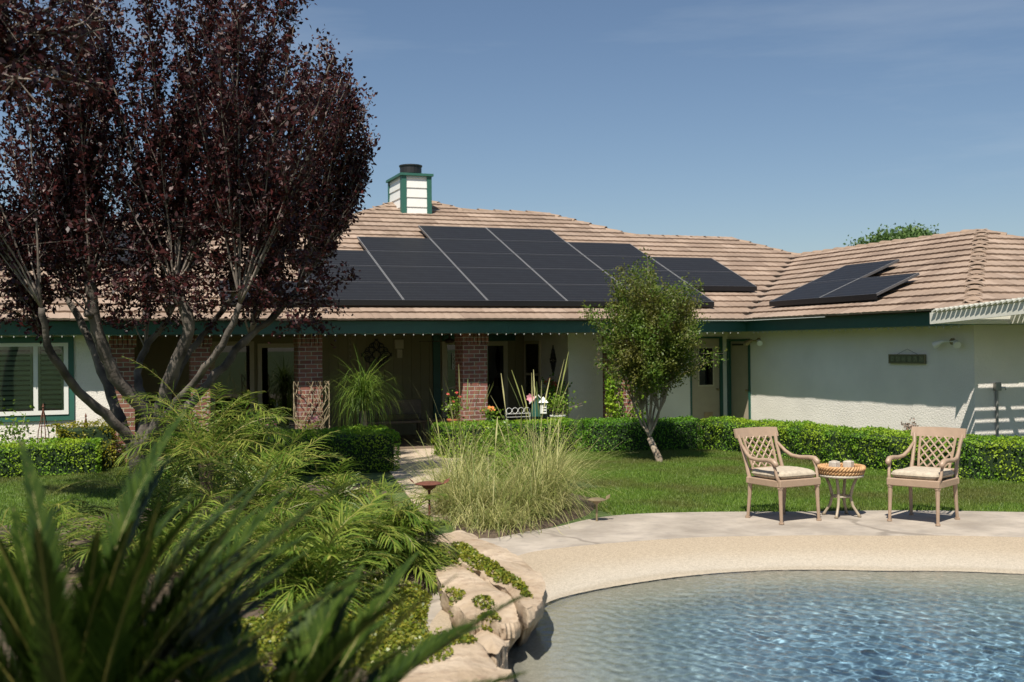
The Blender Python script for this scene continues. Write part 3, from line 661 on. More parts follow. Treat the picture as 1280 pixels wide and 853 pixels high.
# ================================================================ PATIO COVER
def patio_cover():
    t = empty('patio_cover', (6.3, -6.9, 0), 0, 'white slatted patio cover projecting from the right wing', 'patio cover')
    X0, X1 = 6.22, 12; Y0, Y1 = -6.92, -10.4; z = lambda y: 2.33+.055*(Y0-y)
    def lb(mb, a, c): mb.box((a[0]-6.3, a[1]+6.9, a[2]), (c[0]-6.3, c[1]+6.9, c[2]))
    y = Y0-.06; k = 0; sl = MB()
    k = 0
    while y > Y1:
        zz = z(y)+.06
        s = MB(); s.add([(X0-.05-6.3, y+6.9, zz-.035), (X1-6.3, y+6.9, zz-.035), (X1-6.3, y+6.9-.080, zz+.0), (X0-.05-6.3, y+6.9-.080, zz+.0), (X0-.05-6.3, y+6.9, zz-.010), (X1-6.3, y+6.9, zz-.010), (X1-6.3, y+6.9-.080, zz+.025), (X0-.05-6.3, y+6.9-.080, zz+.025)],
                        [(0, 3, 2, 1), (4, 5, 6, 7), (0, 1, 5, 4), (1, 2, 6, 5), (2, 3, 7, 6), (3, 0, 4, 7)])
        s.build('slat', M['slat_white'], t); y -= .098
    for x in (X0, X0+1.5, X0+3.0, X0+4.5):
        bm = MB(); a = (x-6.3, Y0+6.9, z(Y0)-.14); c = (x-6.3+.05, Y1+6.9, z(Y1)-.14)
        bm.add([a, (c[0], a[1], a[2]), (c[0], c[1], c[2]), (a[0], c[1], c[2]), (a[0], a[1], a[2]+.16), (c[0], a[1], a[2]+.16), (c[0], c[1], c[2]+.16), (a[0], c[1], c[2]+.16)], [(0, 1, 2, 3), (7, 6, 5, 4), (0, 4, 5, 1), (1, 5, 6, 2), (2, 6, 7, 3), (3, 7, 4, 0)])
        bm.build('beam', M['slat_white'], t)
    lg = MB(); lb(lg, (X0, Y0+.0, 2.19), (X1, Y0+.035, 2.36)); lg.build('ledger', M['slat_white'], t)
    fb = MB(); lb(fb, (X0, Y1-.06, z(Y1)-.14), (X1, Y1, z(Y1)+.0)); fb.build('front_beam', M['slat_white'], t)
    for x in (8.6, 11.7):
        p = MB(); lb(p, (x, Y1-.05, 0), (x+.09, Y1+.04, z(Y1)-.14)); p.build('post', M['slat_white'], t)
patio_cover()

# ================================================================ FURNITURE
def chair():
    t = empty('patio_chair')
    m = M['chair']
    # legs: tapered, slightly splayed
    def leg(x, y, zt, sx, sy):
        b = MB(); b.tube([(x+sx*.03, y+sy*.04, 0), (x+sx*.025, y+sy*.035, .02)], .028, 8); b.tube([(x+sx*.025, y+sy*.035, .02), (x+sx*.01, y+sy*.01, .25), (x, y, zt)], [.017, .021, .027], 8)
        b.tube([(x, y, zt-.03), (x, y, zt-.015)], .033, 8)
        return b
    for x in (-.255, .255):
        leg(x, -.25, .40, x*.8, -.5).build('leg', m, t, smooth=False)
        # rear leg runs up into back stile
        b = leg(x*.96, .25, .42, x*1.2, 1.0); b.build('leg', m, t)
    s = MB()
    s.bbox((-.285, -.285, .385), (.285, -.24, .465), .008); s.bbox((-.285, .24, .385), (.285, .28, .455), .008)
    s.bbox((-.285, -.24, .385), (-.245, .24, .455), .006); s.bbox((.245, -.24, .385), (.285, .24, .455), .006); s.box((-.245, -.24, .43), (.245, .24, .445))
    s.build('seat_frame', m, t)
    # cushion: rounded slab
    n = 14; V = []; F = []
    def sq(v, k=5): return math.copysign(abs(v)**(2/k), v)
    for i in range(n+1):
        ph = -math.pi/2+math.pi*i/n
        for j in range(32):
            an = 2*math.pi*j/32
            x = sq(math.cos(an), 7)*(.262)*abs(math.cos(ph))**.35; y = sq(math.sin(an), 7)*.262*abs(math.cos(ph))**.35
            z = .505+.052*sq(math.sin(ph), 2.4)*(1-.0*abs(x)) + .008*math.sin(x*9)*math.cos(y*8)
            V.append((x, y-.01, z))
    for i in range(n):
        for j in range(32): F.append((i*32+j, i*32+(j+1) % 32, (i+1)*32+(j+1) % 32, (i+1)*32+j))
    c = MB(); c.add(V, F); co = c.build('cushion', M['cushion'], t, smooth=True)
    pp = MB(); pp.tube([(sq(math.cos(a), 7)*.264, sq(math.sin(a), 7)*.264-.01, .505) for a in [2*math.pi*k/48 for k in range(49)]], .006, 5); pp.build('piping', M['cushion'], co)
    # backrest leaning back: map (x, z) -> y
    yb = lambda z: .25+.17*(z-.44)/.54+.03*math.sin((z-.44)*3)
    b = MB()
    for x in (-1, 1):
        b.tube([(x*.25, .25, .42), (x*.245, yb(.6), .6), (x*.25, yb(.8), .8), (x*.265, yb(.9), .9)], [.024, .02, .02, .022], 8)
    # crest rail, curved
    vs = []; fs = []; K = 12
    for i in range(K+1):
        u = -1+2*i/K; x = u*.30; cv = -.03*(1-u*u)*-1; z0 = .868; z1 = .972-.006*u*u
        for (dz, dy) in ((z0, 0), (z1, 0), (z1, .03), (z0, .03)): vs.append((x, yb(dz)+cv-.01+dy, dz))
    for i in range(K):
        for j in range(4): fs.append((i*4+j, (i+1)*4+j, (i+1)*4+(j+1) % 4, i*4+(j+1) % 4))
    fs += [(3, 2, 1, 0), (K*4, K*4+1, K*4+2, K*4+3)]
    b.add(vs, fs)
    zb, zt, xl = .545, .875, .185
    # inner lattice frame
    for x in (-1, 1): b.tube([(x*(xl-.015), yb(zb), zb), (x*xl, yb(.7), .7), (x*(xl+.01), yb(zt)+.01, zt)], .014, 6)
    b.tube([(-.245, yb(.53), .53), (0, yb(.53)+.012, .53), (.245, yb(.53), .53)], .017, 6)
    # diagonals clipped to the frame
    def diag(sg):
        k = -1.0
        while k < 1.0:
            pts = []
            for q in range(0, 33):
                z = zb+(zt-zb)*q/32; x = (k+sg*(z-zb)*.95)
                if abs(x) < xl: pts.append((x, yb(z)+.012, z))
            if len(pts) > 2: b.tube([pts[0], pts[len(pts)//2], pts[-1]], .0105, 5)
            k += .092
    diag(1); diag(-1)
    b.build('backrest', m, t)
    for x in (-1, 1):
        a = MB(); a.tube([(x*.255, yb(.80)-.01, .80), (x*.275, .27, .71), (x*.29, .18, .665), (x*.295, .05, .655), (x*.295, -.10, .665), (x*.293, -.18, .66), (x*.29, -.225, .63), (x*.285, -.235, .605)], [.016, .02, .022, .023, .025, .03, .03, .022], 8, flat=1.0)
        a.tube([(x*.288, -.17, .65), (x*.285, -.205, .58), (x*.28, -.225, .50), (x*.258, -.255, .42)], [.02, .016, .017, .024], 8); a.build('arm', m, t, smooth=True)
    return t
c1 = chair(); c1.location = (1.53, -9.93, .004); c1.rotation_euler = (0, 0, .12)
tag(c1, 'tan metal patio chair with lattice back, left of the side table', 'patio chair', 'cushioned patio chairs by the pool')
c2 = copy_tree(c1); c2.location = (2.83, -10.62, .004); c2.rotation_euler = (0, 0, -1.1)
tag(c2, 'tan metal patio chair with lattice back, right of the side table', 'patio chair', 'cushioned patio chairs by the pool')
TX, TY = 2.24, -10.0
t = empty('side_table', (TX, TY, .004), .3, 'small round cream side table between the two chairs', 'side table')
b = MB(); b.lathe([(.0, .43), (.20, .432), (.235, .437), (.245, .448), (.245, .458), (.235, .465), (0, .466)], n=40, cap=False); b.build('tabletop', M['tabletop'], t, smooth=True)
for k in range(4):
    a = k*math.pi/2+.35; b = MB(); pts = [(r*math.cos(a), r*math.sin(a), z) for r, z in ((.17, .43), (.125, .33), (.10, .22), (.125, .12), (.185, .03), (.20, .0))]
    b.tube(pts, [.016, .017, .018, .016, .015, .024], 8); b.build('leg', M['table'], t, smooth=True)
b = MB(); b.tube([(.1*math.cos(a), .1*math.sin(a), .22) for a in [2*math.pi*k/24 for k in range(25)]], .012, 6); b.build('brace_ring', M['table'], t)
def tray():
    t = empty('wicker_tray', (TX, TY, .472), 0, 'round honey coloured braided wicker tray on the side table', 'tray')
    b = MB(); b.lathe([(0, .0), (.20, 0), (.21, .004), (.20, .012), (0, .012)], n=32, cap=False); b.build('base', M['wicker'], t)
    w = MB(); n = 16
    for strand in range(3):
        for row, (r, z) in enumerate(((.225, .026), (.238, .066))):
            pts = []
            for k in range(161):
                a = 2*math.pi*k/160; ph = a*14+strand*2*math.pi/3+row*math.pi*.5
                pts.append(((r+.018*math.cos(ph))*math.cos(a), (r+.018*math.cos(ph))*math.sin(a), z+.02*math.sin(ph)))
            w.tube(pts, .0125, 5, cap=False)
    w.build('braided_rim', M['wicker'], t, smooth=True)
tray()
for k, (dx, dy, lb) in enumerate(((-.085, -.02, 'left square glass candle holder standing in the wicker tray'), (.085, .0, 'right square glass candle holder standing in the wicker tray'))):
    px = TX+dx*.93; py = TY-dx*.355+dy
    g = empty('candle_holder', (px, py, .486), .3+k*.2, lb, 'candle holder', 'glass candle holders in the tray')
    b = MB(); b.bbox((-.048, -.048, 0), (.048, .048, .125), .008); b.build('cup', mat('frosted_glass', (.50, .46, .40), .25, spec=.6, var=.15, vscale=30), g)
    b = MB(); b.lathe([(.0, .125), (.034, .125), (.034, .132), (0, .135)], n=16, cap=False); b.build('candle', M['cushion'], g)

# ================================================================ VEGETATION TOOLS
def leafcloud(P, size, rg, aspect=.5, up=.3, jitter=.35, ndir=None, fold=.0):
    """rhombic leaves at points P ; returns V,F"""
    n = len(P); d = rg.normal(size=(n, 3)); d[:, 2] += up
    if ndir is not None: d += ndir
    d /= np.linalg.norm(d, axis=1)[:, None]
    a = rg.normal(size=(n, 3)); a -= (a*d).sum(1)[:, None]*d; a /= np.linalg.norm(a, axis=1)[:, None]; b_ = np.cross(d, a)
    s = size*(1+jitter*rg.uniform(-1, 1, n))[:, None]
    V = np.stack([P-a*s*.5, P+b_*s*aspect*.5+d*s*.06, P+a*s*.5-d*s*.08, P-b_*s*aspect*.5+d*s*.06], 1).reshape(-1, 3)
    F = np.arange(n*4).reshape(n, 4); return V, F
LM = {}
LM['hedge'] = leafmat('hedge_leaf', [(.07, .18, .012), (.14, .31, .018), (.26, .44, .03)], .42, .6, patch=(.34, .48, .03), pscale=2.2)
LM['hedge_dark'] = leafmat('hedge_leaf_deep', [(.055, .16, .012), (.11, .28, .018), (.19, .38, .025)], .4, .55)
LM['hedge_yellow'] = leafmat('golden_leaf', [(.16, .18, .012), (.24, .24, .015), (.32, .28, .02)], .35, .5)
LM['purple'] = leafmat('plum_leaf', [(.013, .005, .006), (.030, .008, .010), (.080, .018, .016), (.026, .009, .011)], .3, .45, spec=.35)
LM['myrtle'] = leafmat('myrtle_leaf', [(.06, .12, .014), (.10, .18, .02), (.18, .26, .035)], .42, .5, patch=(.15, .15, .03), pscale=2.2)
LM['far'] = leafmat('far_leaf', [(.06, .12, .03), (.10, .18, .045), (.15, .24, .06)], .35, .5)
LM['palm'] = leafmat('palm_leaf', [(.05, .10, .012), (.11, .19, .022), (.30, .36, .06), (.07, .14, .018), (.18, .27, .035), (.38, .38, .09)], .42, .42, spec=.4)
LM['sago'] = leafmat('sago_leaf', [(.024, .050, .007), (.042, .080, .010), (.085, .13, .020)], .32, .36, spec=.45)
LM['drac'] = leafmat('ponytail_leaf', [(.08, .15, .02), (.15, .25, .035), (.24, .31, .05)], .4, .45)
LM['straw'] = leafmat('feather_grass', [(.20, .25, .06), (.38, .39, .13), (.60, .55, .26), (.13, .22, .04)], .4, .5)
LM['grass'] = leafmat('lawn_blade', [(.095, .18, .02), (.145, .25, .032), (.22, .32, .05)], .35, .5, patch=(.15, .17, .04), pscale=.7)
LM['cover'] = leafmat('creeper_leaf', [(.10, .15, .015), (.18, .22, .02), (.28, .26, .03), (.06, .11, .015)], .3, .4)
LM['bright'] = leafmat('bright_shrub_leaf', [(.08, .17, .015), (.15, .26, .025), (.20, .28, .03)], .35, .4)
LM['rachis'] = mat('yellow_rachis', (.20, .18, .045), .5)
LM['dead'] = mat('dry_stem', (.30, .24, .15), .8, var=.2)
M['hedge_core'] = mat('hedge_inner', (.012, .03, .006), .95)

def hedge(name, label, path, w, h, m, dens=1500, size=.038, group=None, cat='hedge', taper=.06, lump=.05, seed=1):
    """path: polyline of (x,y) centre line"""
    rg = np.random.default_rng(seed); root = empty(name, (path[0][0], path[0][1], 0), 0, label, cat, group)
    o = np.array([path[0][0], path[0][1], 0.])
    pts = np.array(path, float); core = MB(); Ps = []; Ns = []
    seg = np.linalg.norm(np.diff(pts, axis=0), axis=1); cum = np.concatenate([[0], np.cumsum(seg)]); Lt = cum[-1]
    def pos(s):
        s = np.clip(s, 0, Lt); x = np.interp(s, cum, pts[:, 0]); y = np.interp(s, cum, pts[:, 1])
        e = .25; x2 = np.interp(np.clip(s+e, 0, Lt), cum, pts[:, 0])-np.interp(np.clip(s-e, 0, Lt), cum, pts[:, 0]); y2 = np.interp(np.clip(s+e, 0, Lt), cum, pts[:, 1])-np.interp(np.clip(s-e, 0, Lt), cum, pts[:, 1])
        l = np.hypot(x2, y2); return x, y, x2/l, y2/l
    def bulge(s, q): return lump*(np.sin(s*3.1+q*2+seed)+.6*np.sin(s*7.3+q*5+seed*2)+.4*np.sin(s*13+q*9))
    per = 2*h+w; n = int(dens*per*Lt)
    s = rg.uniform(-.02, Lt+.02, n); q = rg.uniform(0, per, n)
    x, y, tx, ty = pos(s); nx, ny = -ty, tx
    side = np.where(q < h, -1, np.where(q > h+w, 1, 0)); r = .07
    off = np.where(side == -1, -w/2, np.where(side == 1, w/2, q-h-w/2)); z = np.where(side == -1, q, np.where(side == 1, per-q, h))
    # rounding the shoulders
    ex = np.abs(off)/(w/2); ez = z/h; rr = (ex**7+ez**7)**(-1/7.)*1.0; rr = np.where(z < h*.7, 1, rr); off = off*rr; z = z*rr
    bl = bulge(s, z*3+off*2); dep = rg.exponential(.03, n)*-1+rg.uniform(-.01, .02, n)
    sc = 1+(bl+dep)/(w/2); off = off*np.where(side == 0, 1, sc); z = z+np.where(side == 0, bl*.6+dep, 0)
    Pp = np.stack([x+nx*off, y+ny*off, np.maximum(z, .02)], 1); Nn = np.stack([nx*side, ny*side, (side == 0)*1.0], 1)*1.0
    # ends
    ne = int(dens*w*h)
    for se, sg in ((0, -1), (Lt, 1)):
        x, y, tx, ty = pos(np.full(ne, se)); oo = rg.uniform(-w/2, w/2, ne); zz = rg.uniform(0, h, ne); dd = -rg.exponential(.03, ne)+bulge(oo*2, zz)
        ex = np.abs(oo)/(w/2); ez = zz/h; rr = np.where(zz < .7*h, 1, (ex**7+ez**7)**(-1/7.)); 
        Pp = np.concatenate([Pp, np.stack([x+tx*sg*dd-ty*oo*rr, y+ty*sg*dd+tx*oo*rr, zz*rr], 1)]); Nn = np.concatenate([Nn, np.stack([tx*sg, ty*sg, 0*x], 1)])
    V, F = leafcloud(Pp-o, size, rg, .6, .2, ndir=Nn*.7)
    npmesh('foliage', V, F, m, root)
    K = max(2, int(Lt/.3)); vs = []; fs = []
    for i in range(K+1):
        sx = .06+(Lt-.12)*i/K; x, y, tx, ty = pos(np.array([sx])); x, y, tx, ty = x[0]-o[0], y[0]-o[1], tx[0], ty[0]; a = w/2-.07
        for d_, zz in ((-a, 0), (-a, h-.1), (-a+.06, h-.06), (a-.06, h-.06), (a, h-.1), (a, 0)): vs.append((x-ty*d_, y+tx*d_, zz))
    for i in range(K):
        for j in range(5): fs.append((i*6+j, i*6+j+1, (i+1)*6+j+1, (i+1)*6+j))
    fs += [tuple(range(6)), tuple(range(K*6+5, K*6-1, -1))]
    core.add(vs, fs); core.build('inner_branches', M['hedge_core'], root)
    return root
hedge('hedge', 'clipped green box hedge in front of the brick pillar and porch', [(.22, -1.45), (2.75, -1.45)], .85, .58, LM['hedge'], seed=2, lump=.025)
hedge('hedge', 'darker clipped hedge section behind the small green tree', [(2.95, -1.55), (4.2, -1.85), (5.0, -2.05)], .85, .56, LM['hedge_dark'], seed=3, lump=.03)
hedge('hedge', 'long curved clipped hedge along the white wing wall behind the chairs', [(5.35, -2.15), (5.75, -3.4), (5.85, -5), (5.95, -6.6), (6.3, -7.8), (7.1, -9.3), (8.2, -10.6)], .9, .56, LM['hedge'], seed=4, lump=.03)
hedge('hedge', 'rounded clipped hedge block left of the concrete path', [(-4.4, -2.5), (-3.2, -2.55), (-1.0, -2.65)], 1.6, .62, LM['hedge'], seed=5, lump=.03)
hedge('hedge', 'low clipped hedge on the lawn below the white window', [(-9.5, -1.3), (-7, -1.25), (-5.35, -1.2)], .9, .50, LM['hedge'], seed=6, lump=.04)
hedge('shrub', 'golden yellow shrub against the wall beside the left brick pillar', [(-6.0, -.5), (-5.1, -.5)], .7, .72, LM['hedge_yellow'], seed=7, lump=.09, cat='shrub')

def blob_shrub(name, label, c, r, h, m, n=2500, size=.045, seed=1, cat='shrub', stems=True, group=None):
    rg = np.random.default_rng(seed); root = empty(name, (c[0], c[1], c[2]), 0, label, cat, group)
    d = rg.normal(size=(n, 3)); d /= np.linalg.norm(d, axis=1)[:, None]; d[:, 2] = np.abs(d[:, 2])
    q = rg.uniform(.45, 1, n)**.5; lum = 1+.22*np.sin(d[:, 0]*5+seed)*np.cos(d[:, 1]*6+seed)+.15*np.sin(d[:, 2]*9+d[:, 0]*7)
    P = d*(q*lum)[:, None]*np.array([r, r, h]); P[:, 2] += .03
    V, F = leafcloud(P, size, rg, .55, .3); npmesh('foliage', V, F, m, root)
    if stems:
        b = MB()
        for k in range(9):
            a = rg.uniform(0, 6.28); b.tube([(0, 0, 0), (r*.3*math.cos(a), r*.3*math.sin(a), h*.4), (r*.7*math.cos(a), r*.7*math.sin(a), h*.75)], [.012, .008, .004], 5)
        b.build('stems', M['bark_brown'], root)
    return root
blob_shrub('shrub', 'bright lime green shrub in front of the porch hedge', (.05, -5.0, 0), .62, .70, LM['bright'], 6500, .04, seed=11)
blob_shrub('shrub', 'small green bush among the feathery grass', (-.55, -7.3, 0), .38, .72, LM['hedge'], 2600, .045, seed=12)
blob_shrub('shrub', 'low green bush with pink flowers beside the vine covered pillar', (-2.9, -.9, 0), .5, .62, LM['hedge_dark'], 2600, .045, seed=13)

# ---------------- trees with whips
def limb(mb, pts, r0, r1, n=8, wob=.02, rg=random):
    P = [Vector(p) for p in pts]; Q = []
    for i in range(len(P)-1):
        p0 = P[max(i-1, 0)]; p1 = P[i]; p2 = P[i+1]; p3 = P[min(i+2, len(P)-1)]
        for k in range(4):
            t = k/4; Q.append(.5*((2*p1)+(-p0+p2)*t+(2*p0-5*p1+4*p2-p3)*t*t+(-p0+3*p1-3*p2+p3)*t**3))
    Q.append(P[-1]); m_ = len(Q)
    Q = [q+Vector((rg.uniform(-wob, wob), rg.uniform(-wob, wob), rg.uniform(-wob, wob)))*(0 if i in (0, m_-1) else 1) for i, q in enumerate(Q)]
    R_ = [(r0+(r1-r0)*i/(m_-1))*(1+rg.uniform(-.09, .09)) for i in range(m_)]
    mb.tube(Q, R_, n); return Q
def plum_tree():
    base = ground(172, 619); root = empty('purple_leaf_plum_tree', tuple(base), 0, 'large purple leaved plum tree with pale forked limbs in front of the porch', 'tree')
    T0 = 14.4
    def pp(x, y, dt=0): return Vector(at(x, y, T0+dt)-base)
    rr = random.Random(4); tr = MB()
    tr.tube([(0, 0, -.1), (.0, 0, .12), pp(174, 580), pp(170, 562), pp(166, 548)], [.17, .135, .12, .125, .10], 12)
    nodes_ = {}
    L1 = limb(tr, [pp(165, 552), pp(140, 525, -.2), pp(105, 497, -.5), pp(75, 460, -.9), pp(60, 430, -1.1), pp(52, 385, -1.3)], .075, .035, wob=.012, rg=rr)
    L2 = limb(tr, [pp(158, 548), pp(145, 510, .2), pp(122, 450, .5), pp(106, 412, .7), (pp(84, 372, .8))], .075, .04, wob=.012, rg=rr)
    L3 = limb(tr, [pp(172, 558), pp(185, 520, .0), pp(150, 480, -.3), pp(128, 435, -.5), pp(118, 395, -.6), pp(112, 352, -.7)], .095, .065, wob=.012, rg=rr)
    L4 = limb(tr, [pp(178, 560), pp(192, 528, .2), pp(176, 492, .5), pp(173, 458, .8), pp(186, 430, 1), pp(212, 398, 1.1)], .07, .035, wob=.015, rg=rr)
    L5 = limb(tr, [pp(178, 562), pp(198, 528, -.2), pp(208, 485, -.4), pp(222, 448, -.5), pp(236, 405, -.6), pp(219, 362, -.6)], .095, .065, wob=.012, rg=rr)
    L6 = limb(tr, [pp(176, 560), pp(205, 530, .3), pp(238, 505, .5), pp(270, 468, .6), pp(305, 428, .7), pp(342, 395, .8), pp(372, 360, .9)], .075, .04, wob=.02, rg=rr)
    L7 = limb(tr, [pp(205, 528, .3), pp(212, 492, .6), pp(232, 450, .9), pp(262, 410, 1.1), pp(290, 372, 1.2)], .055, .035, wob=.02, rg=rr)
    L8 = limb(tr, [pp(198, 528, -.2), pp(215, 510, -.5), pp(250, 470, -.8), pp(278, 430, -1.0), pp(300, 380, -1.1)], .055, .035, wob=.02, rg=rr)
    # cut stub with pale end
    limb(tr, [L3[-5], L3[-5]+Vector((-.1, -.12, .02))], .05, .045, rg=rr)
    tr.build('trunk', M['bark_pale'], root, smooth=True)
    wh = MB(); LP = []; 
    heads = [(L1[-1], 9, -.55, 0), (L2[-1], 7, -.25, .3), (L3[-1], 15, -.02, -.15), (L4[-1], 11, .05, .4), (L5[-1], 19, .12, -.1), (L7[-1], 12, .3, .2), (L8[-1], 12, .40, -.2), (L6[-1], 24, .50, .1), (L6[-8], 9, .40, .2), (L1[-8], 5, -.5, -.1), (L3[-6], 5, -.3, 0), (L4[-6], 4, 0, .3)]
    R3 = Vector(RT); F3 = Vector(FW); base_v = Vector((0, 0, 0))
    zs = [-1, 1.0, 2.2, 2.9, 3.3, 3.8, 4.6, 5.1, 5.9, 6.5, 9]; us = [1.7, 1.9, 2.1, 2.25, 2.45, 2.75, 3.15, 3.0, 2.7, 2.4, 1.7]
    def inside(p):
        w = p+base_v; lim = float(np.interp(w.z, zs, us)); return p.dot(R3) < lim+.5*noise.noise(w*1.7)-.05
    for hd, cnt, lean, dep in heads:
        for k in range(cnt):
            ln = rr.uniform(2.2, 4.6) if cnt > 8 else rr.uniform(1.2, 2.6); a = lean+rr.gauss(0, .30); dd = dep+rr.gauss(0, .33)
            lat = a
            if lean > .5: ln = rr.uniform(1.2, 2.8); lat = a+rr.uniform(-.35, .25)
            d = (R3*lat*.72+F3*dd*.6+Vector((0, 0, 1))).normalized(); curve = Vector((0, 0, 1)).cross(d)*rr.uniform(-.15, .15)
            pts = [hd, hd+d*ln*.33+R3*lat*.06, hd+d*ln*.66+curve, hd+d*ln+curve*1.6+Vector((0, 0, .1))]
            r0 = rr.uniform(.009, .017)
            while len(pts) > 2 and not inside(pts[-1]): pts[-1] = pts[-1].lerp(pts[-2], .34); ln *= .9; pts = pts if (pts[-1]-pts[-2]).length > .15 else pts[:-1]
            Q = limb(wh, pts, r0, .003, 5, wob=.015, rg=rr)
            # side twigs
            segs = [(Q, .22)]
            for tw in range(int(ln*7)):
                i = rr.randrange(3, len(Q)-1); tl = rr.uniform(.25, .75); dv = (d*1.2+Vector((rr.gauss(0, .5), rr.gauss(0, .5), rr.gauss(0.0, .25)))).normalized()
                e = Q[i]+dv*tl
                if not inside(e): continue
                wh.tube([Q[i], Q[i]+dv*tl*.5, e], [.004, .003, .0015], 4, cap=False); segs.append(([Q[i], Q[i]+dv*tl*.5, e], .0))
            for sg, st in segs:
                for i in range(len(sg)-1):
                    if i/(len(sg)) < st: continue
                    n_ = int((sg[i+1]-sg[i]).length*60)+1
                    for q in range(n_):
                        LP.append(sg[i].lerp(sg[i+1], rr.random())+Vector((rr.gauss(0, .045), rr.gauss(0, .045), rr.gauss(0, .045))))
    fr_ = MB()
    # drooping leafy fringe under the crown near the eave line
    for q in range(430):
        x = rr.uniform(-10, 415); y = rr.uniform(265, 410); c0 = pp(x, y, rr.uniform(-1.4, 1.2))
        if 380 < y and rr.random() < .5: continue
        d = Vector((rr.gauss(0, 1), rr.gauss(0, 1), rr.uniform(-.2, .7))).normalized(); l = rr.uniform(.3, .75)
        fr_.tube([c0-d*l*.5, c0, c0+d*l*.5], [.003, .003, .002], 4)
        for k in range(int(l*75)): LP.append(c0+d*rr.uniform(-.5, .5)*l+Vector((rr.gauss(0, .05), rr.gauss(0, .05), rr.gauss(0, .05))))
    # one branch reaching right at mid height
    Qb = limb(wh, [L6[-3], pp(395, 366, .5), pp(420, 352, .4), pp(440, 344, .4)], .02, .005, 5, rg=rr)
    for i in range(len(Qb)-1):
        for q in range(18): LP.append(Qb[i].lerp(Qb[i+1], rr.random())+Vector((rr.gauss(0, .07), rr.gauss(0, .07), rr.gauss(0, .06))))
    wh.build('branches', M['bark_whip'], root, smooth=True); fr_.build('twigs', M['bark_pale'], root)
    P = np.array([tuple(p) for p in LP]); print('plum leaves', len(P))
    V, F = leafcloud(P, .066, np.random.default_rng(5), .52, .1, jitter=.4); npmesh('crown', V, F, LM['purple'], root)
plum_tree()

def overhang_tree():
    """second plum standing left of the frame whose branch hangs into the upper left corner"""
    base = ground(-260, 800); base[2] = .1
    root = empty('purple_leaf_plum_tree', tuple(base), 0, 'dark shaded purple foliage overhanging the upper left corner', 'tree')
    rr = random.Random(9); tr = MB(); wh = MB(); LP = []
    def pp(x, y, t): return Vector(at(x, y, t)-base)
    top = pp(-150, 120, 7.6)
    limb(tr, [(0, 0, -.1), Vector((0, 0, 1.2)), pp(-230, 330, 7.2), top], .16, .08, rg=rr)
    for k in range(36):
        e = pp(rr.uniform(-90, 135), rr.uniform(-90, 125), rr.uniform(7.2, 9.0)); 
        Q = limb(tr if k < 6 else wh, [top, top.lerp(e, .5)+Vector((0, 0, rr.uniform(0, .3))), e], .02, .005, 5, rg=rr)
        for i in range(2, len(Q)-1):
            for t_ in range(7):
                dv = Vector((rr.gauss(0, 1), rr.gauss(0, 1), rr.gauss(-.1, .7))).normalized()*rr.uniform(.12, .34); e2 = Q[i]+dv
                wh.tube([Q[i], e2], [.004, .002], 4, cap=False)
                for q in range(9): LP.append(Q[i].lerp(e2, rr.uniform(.2, 1))+Vector((rr.gauss(0, .045), rr.gauss(0, .045), rr.gauss(0, .045))))
    tr.build('trunk', M['bark_pale'], root, smooth=True); wh.build('branches', M['bark_whip'], root)
    P = np.array([tuple(p) for p in LP]); V, F = leafcloud(P, .065, np.random.default_rng(6), .5, .1); npmesh('crown', V, F, LM['purple'], root)
overhang_tree()

def small_tree():
    base = ground(824, 578); root = empty('crape_myrtle_tree', tuple(base), 0, 'small round green leafed tree with forked trunk on the lawn', 'tree')
    T0 = 18.6; rr = random.Random(21)
    def pp(x, y, dt=0): return Vector(at(x, y, T0+dt)-base)
    tr = MB(); fork = pp(812, 548); tr.tube([(0, 0, -.08), (0, 0, .05), fork], [.075, .06, .05], 8); LP = []
    ends = [(790, 470, .0), (800, 440, .3), (818, 430, -.3), (832, 455, .1), (842, 470, -.1), (775, 455, .2), (812, 400, .2), (850, 430, .3)]
    tips = []
    for x, y, dt in ends:
        mid = fork.lerp(pp(x, y, dt), .5)+Vector((rr.gauss(0, .03), rr.gauss(0, .03), -.05)); Q = limb(tr, [fork, mid, pp(x, y, dt)], .022, .010, 6, rg=rr); tips.append(Q[-1]); tips.append(Q[-5])
    tr.build('trunk', M['bark_brown'], root, smooth=True)
    wh = MB(); cen = pp(811, 412)
    def inside(p):
        q = p-cen; u = q.dot(Vector(RT))/.86; w = q.z/(1.12 if q.z > 0 else .92); v = q.dot(Vector(FW))/.9
        k = 1+.55*noise.noise(q*1.9+Vector((4, 0, 0))); return (u*u+v*v+w*w)/(k*k)
    for k in range(400):
        s = rr.choice(tips); d = Vector((rr.gauss(0, 1), rr.gauss(0, 1), rr.gauss(.35, .8))).normalized()
        # walk out to a point in the crown shell
        tgt = cen+Vector((rr.gauss(0, 1), rr.gauss(0, 1), rr.gauss(0, 1))).normalized()*1.0
        f = (inside(tgt))**.5; tgt = cen+(tgt-cen)/f*rr.uniform(.55, 1.06+(.16 if rr.random() < .25 else 0))
        Q = limb(wh, [s, s.lerp(tgt, .5)+Vector((0, 0, .05)), tgt], .005, .0015, 4, rg=rr)
        for i in range(3, len(Q)-1):
            for q in range(29): LP.append(Q[i].lerp(Q[i+1], rr.random())+Vector((rr.gauss(0, .06), rr.gauss(0, .06), rr.gauss(0, .06))))
    wh.build('branches', M['bark_brown'], root)
    P = np.array([tuple(p) for p in LP]); print('myrtle', len(P)); V, F = leafcloud(P, .048, np.random.default_rng(8), .55, .3); npmesh('crown', V, F, LM['myrtle'], root)
small_tree()

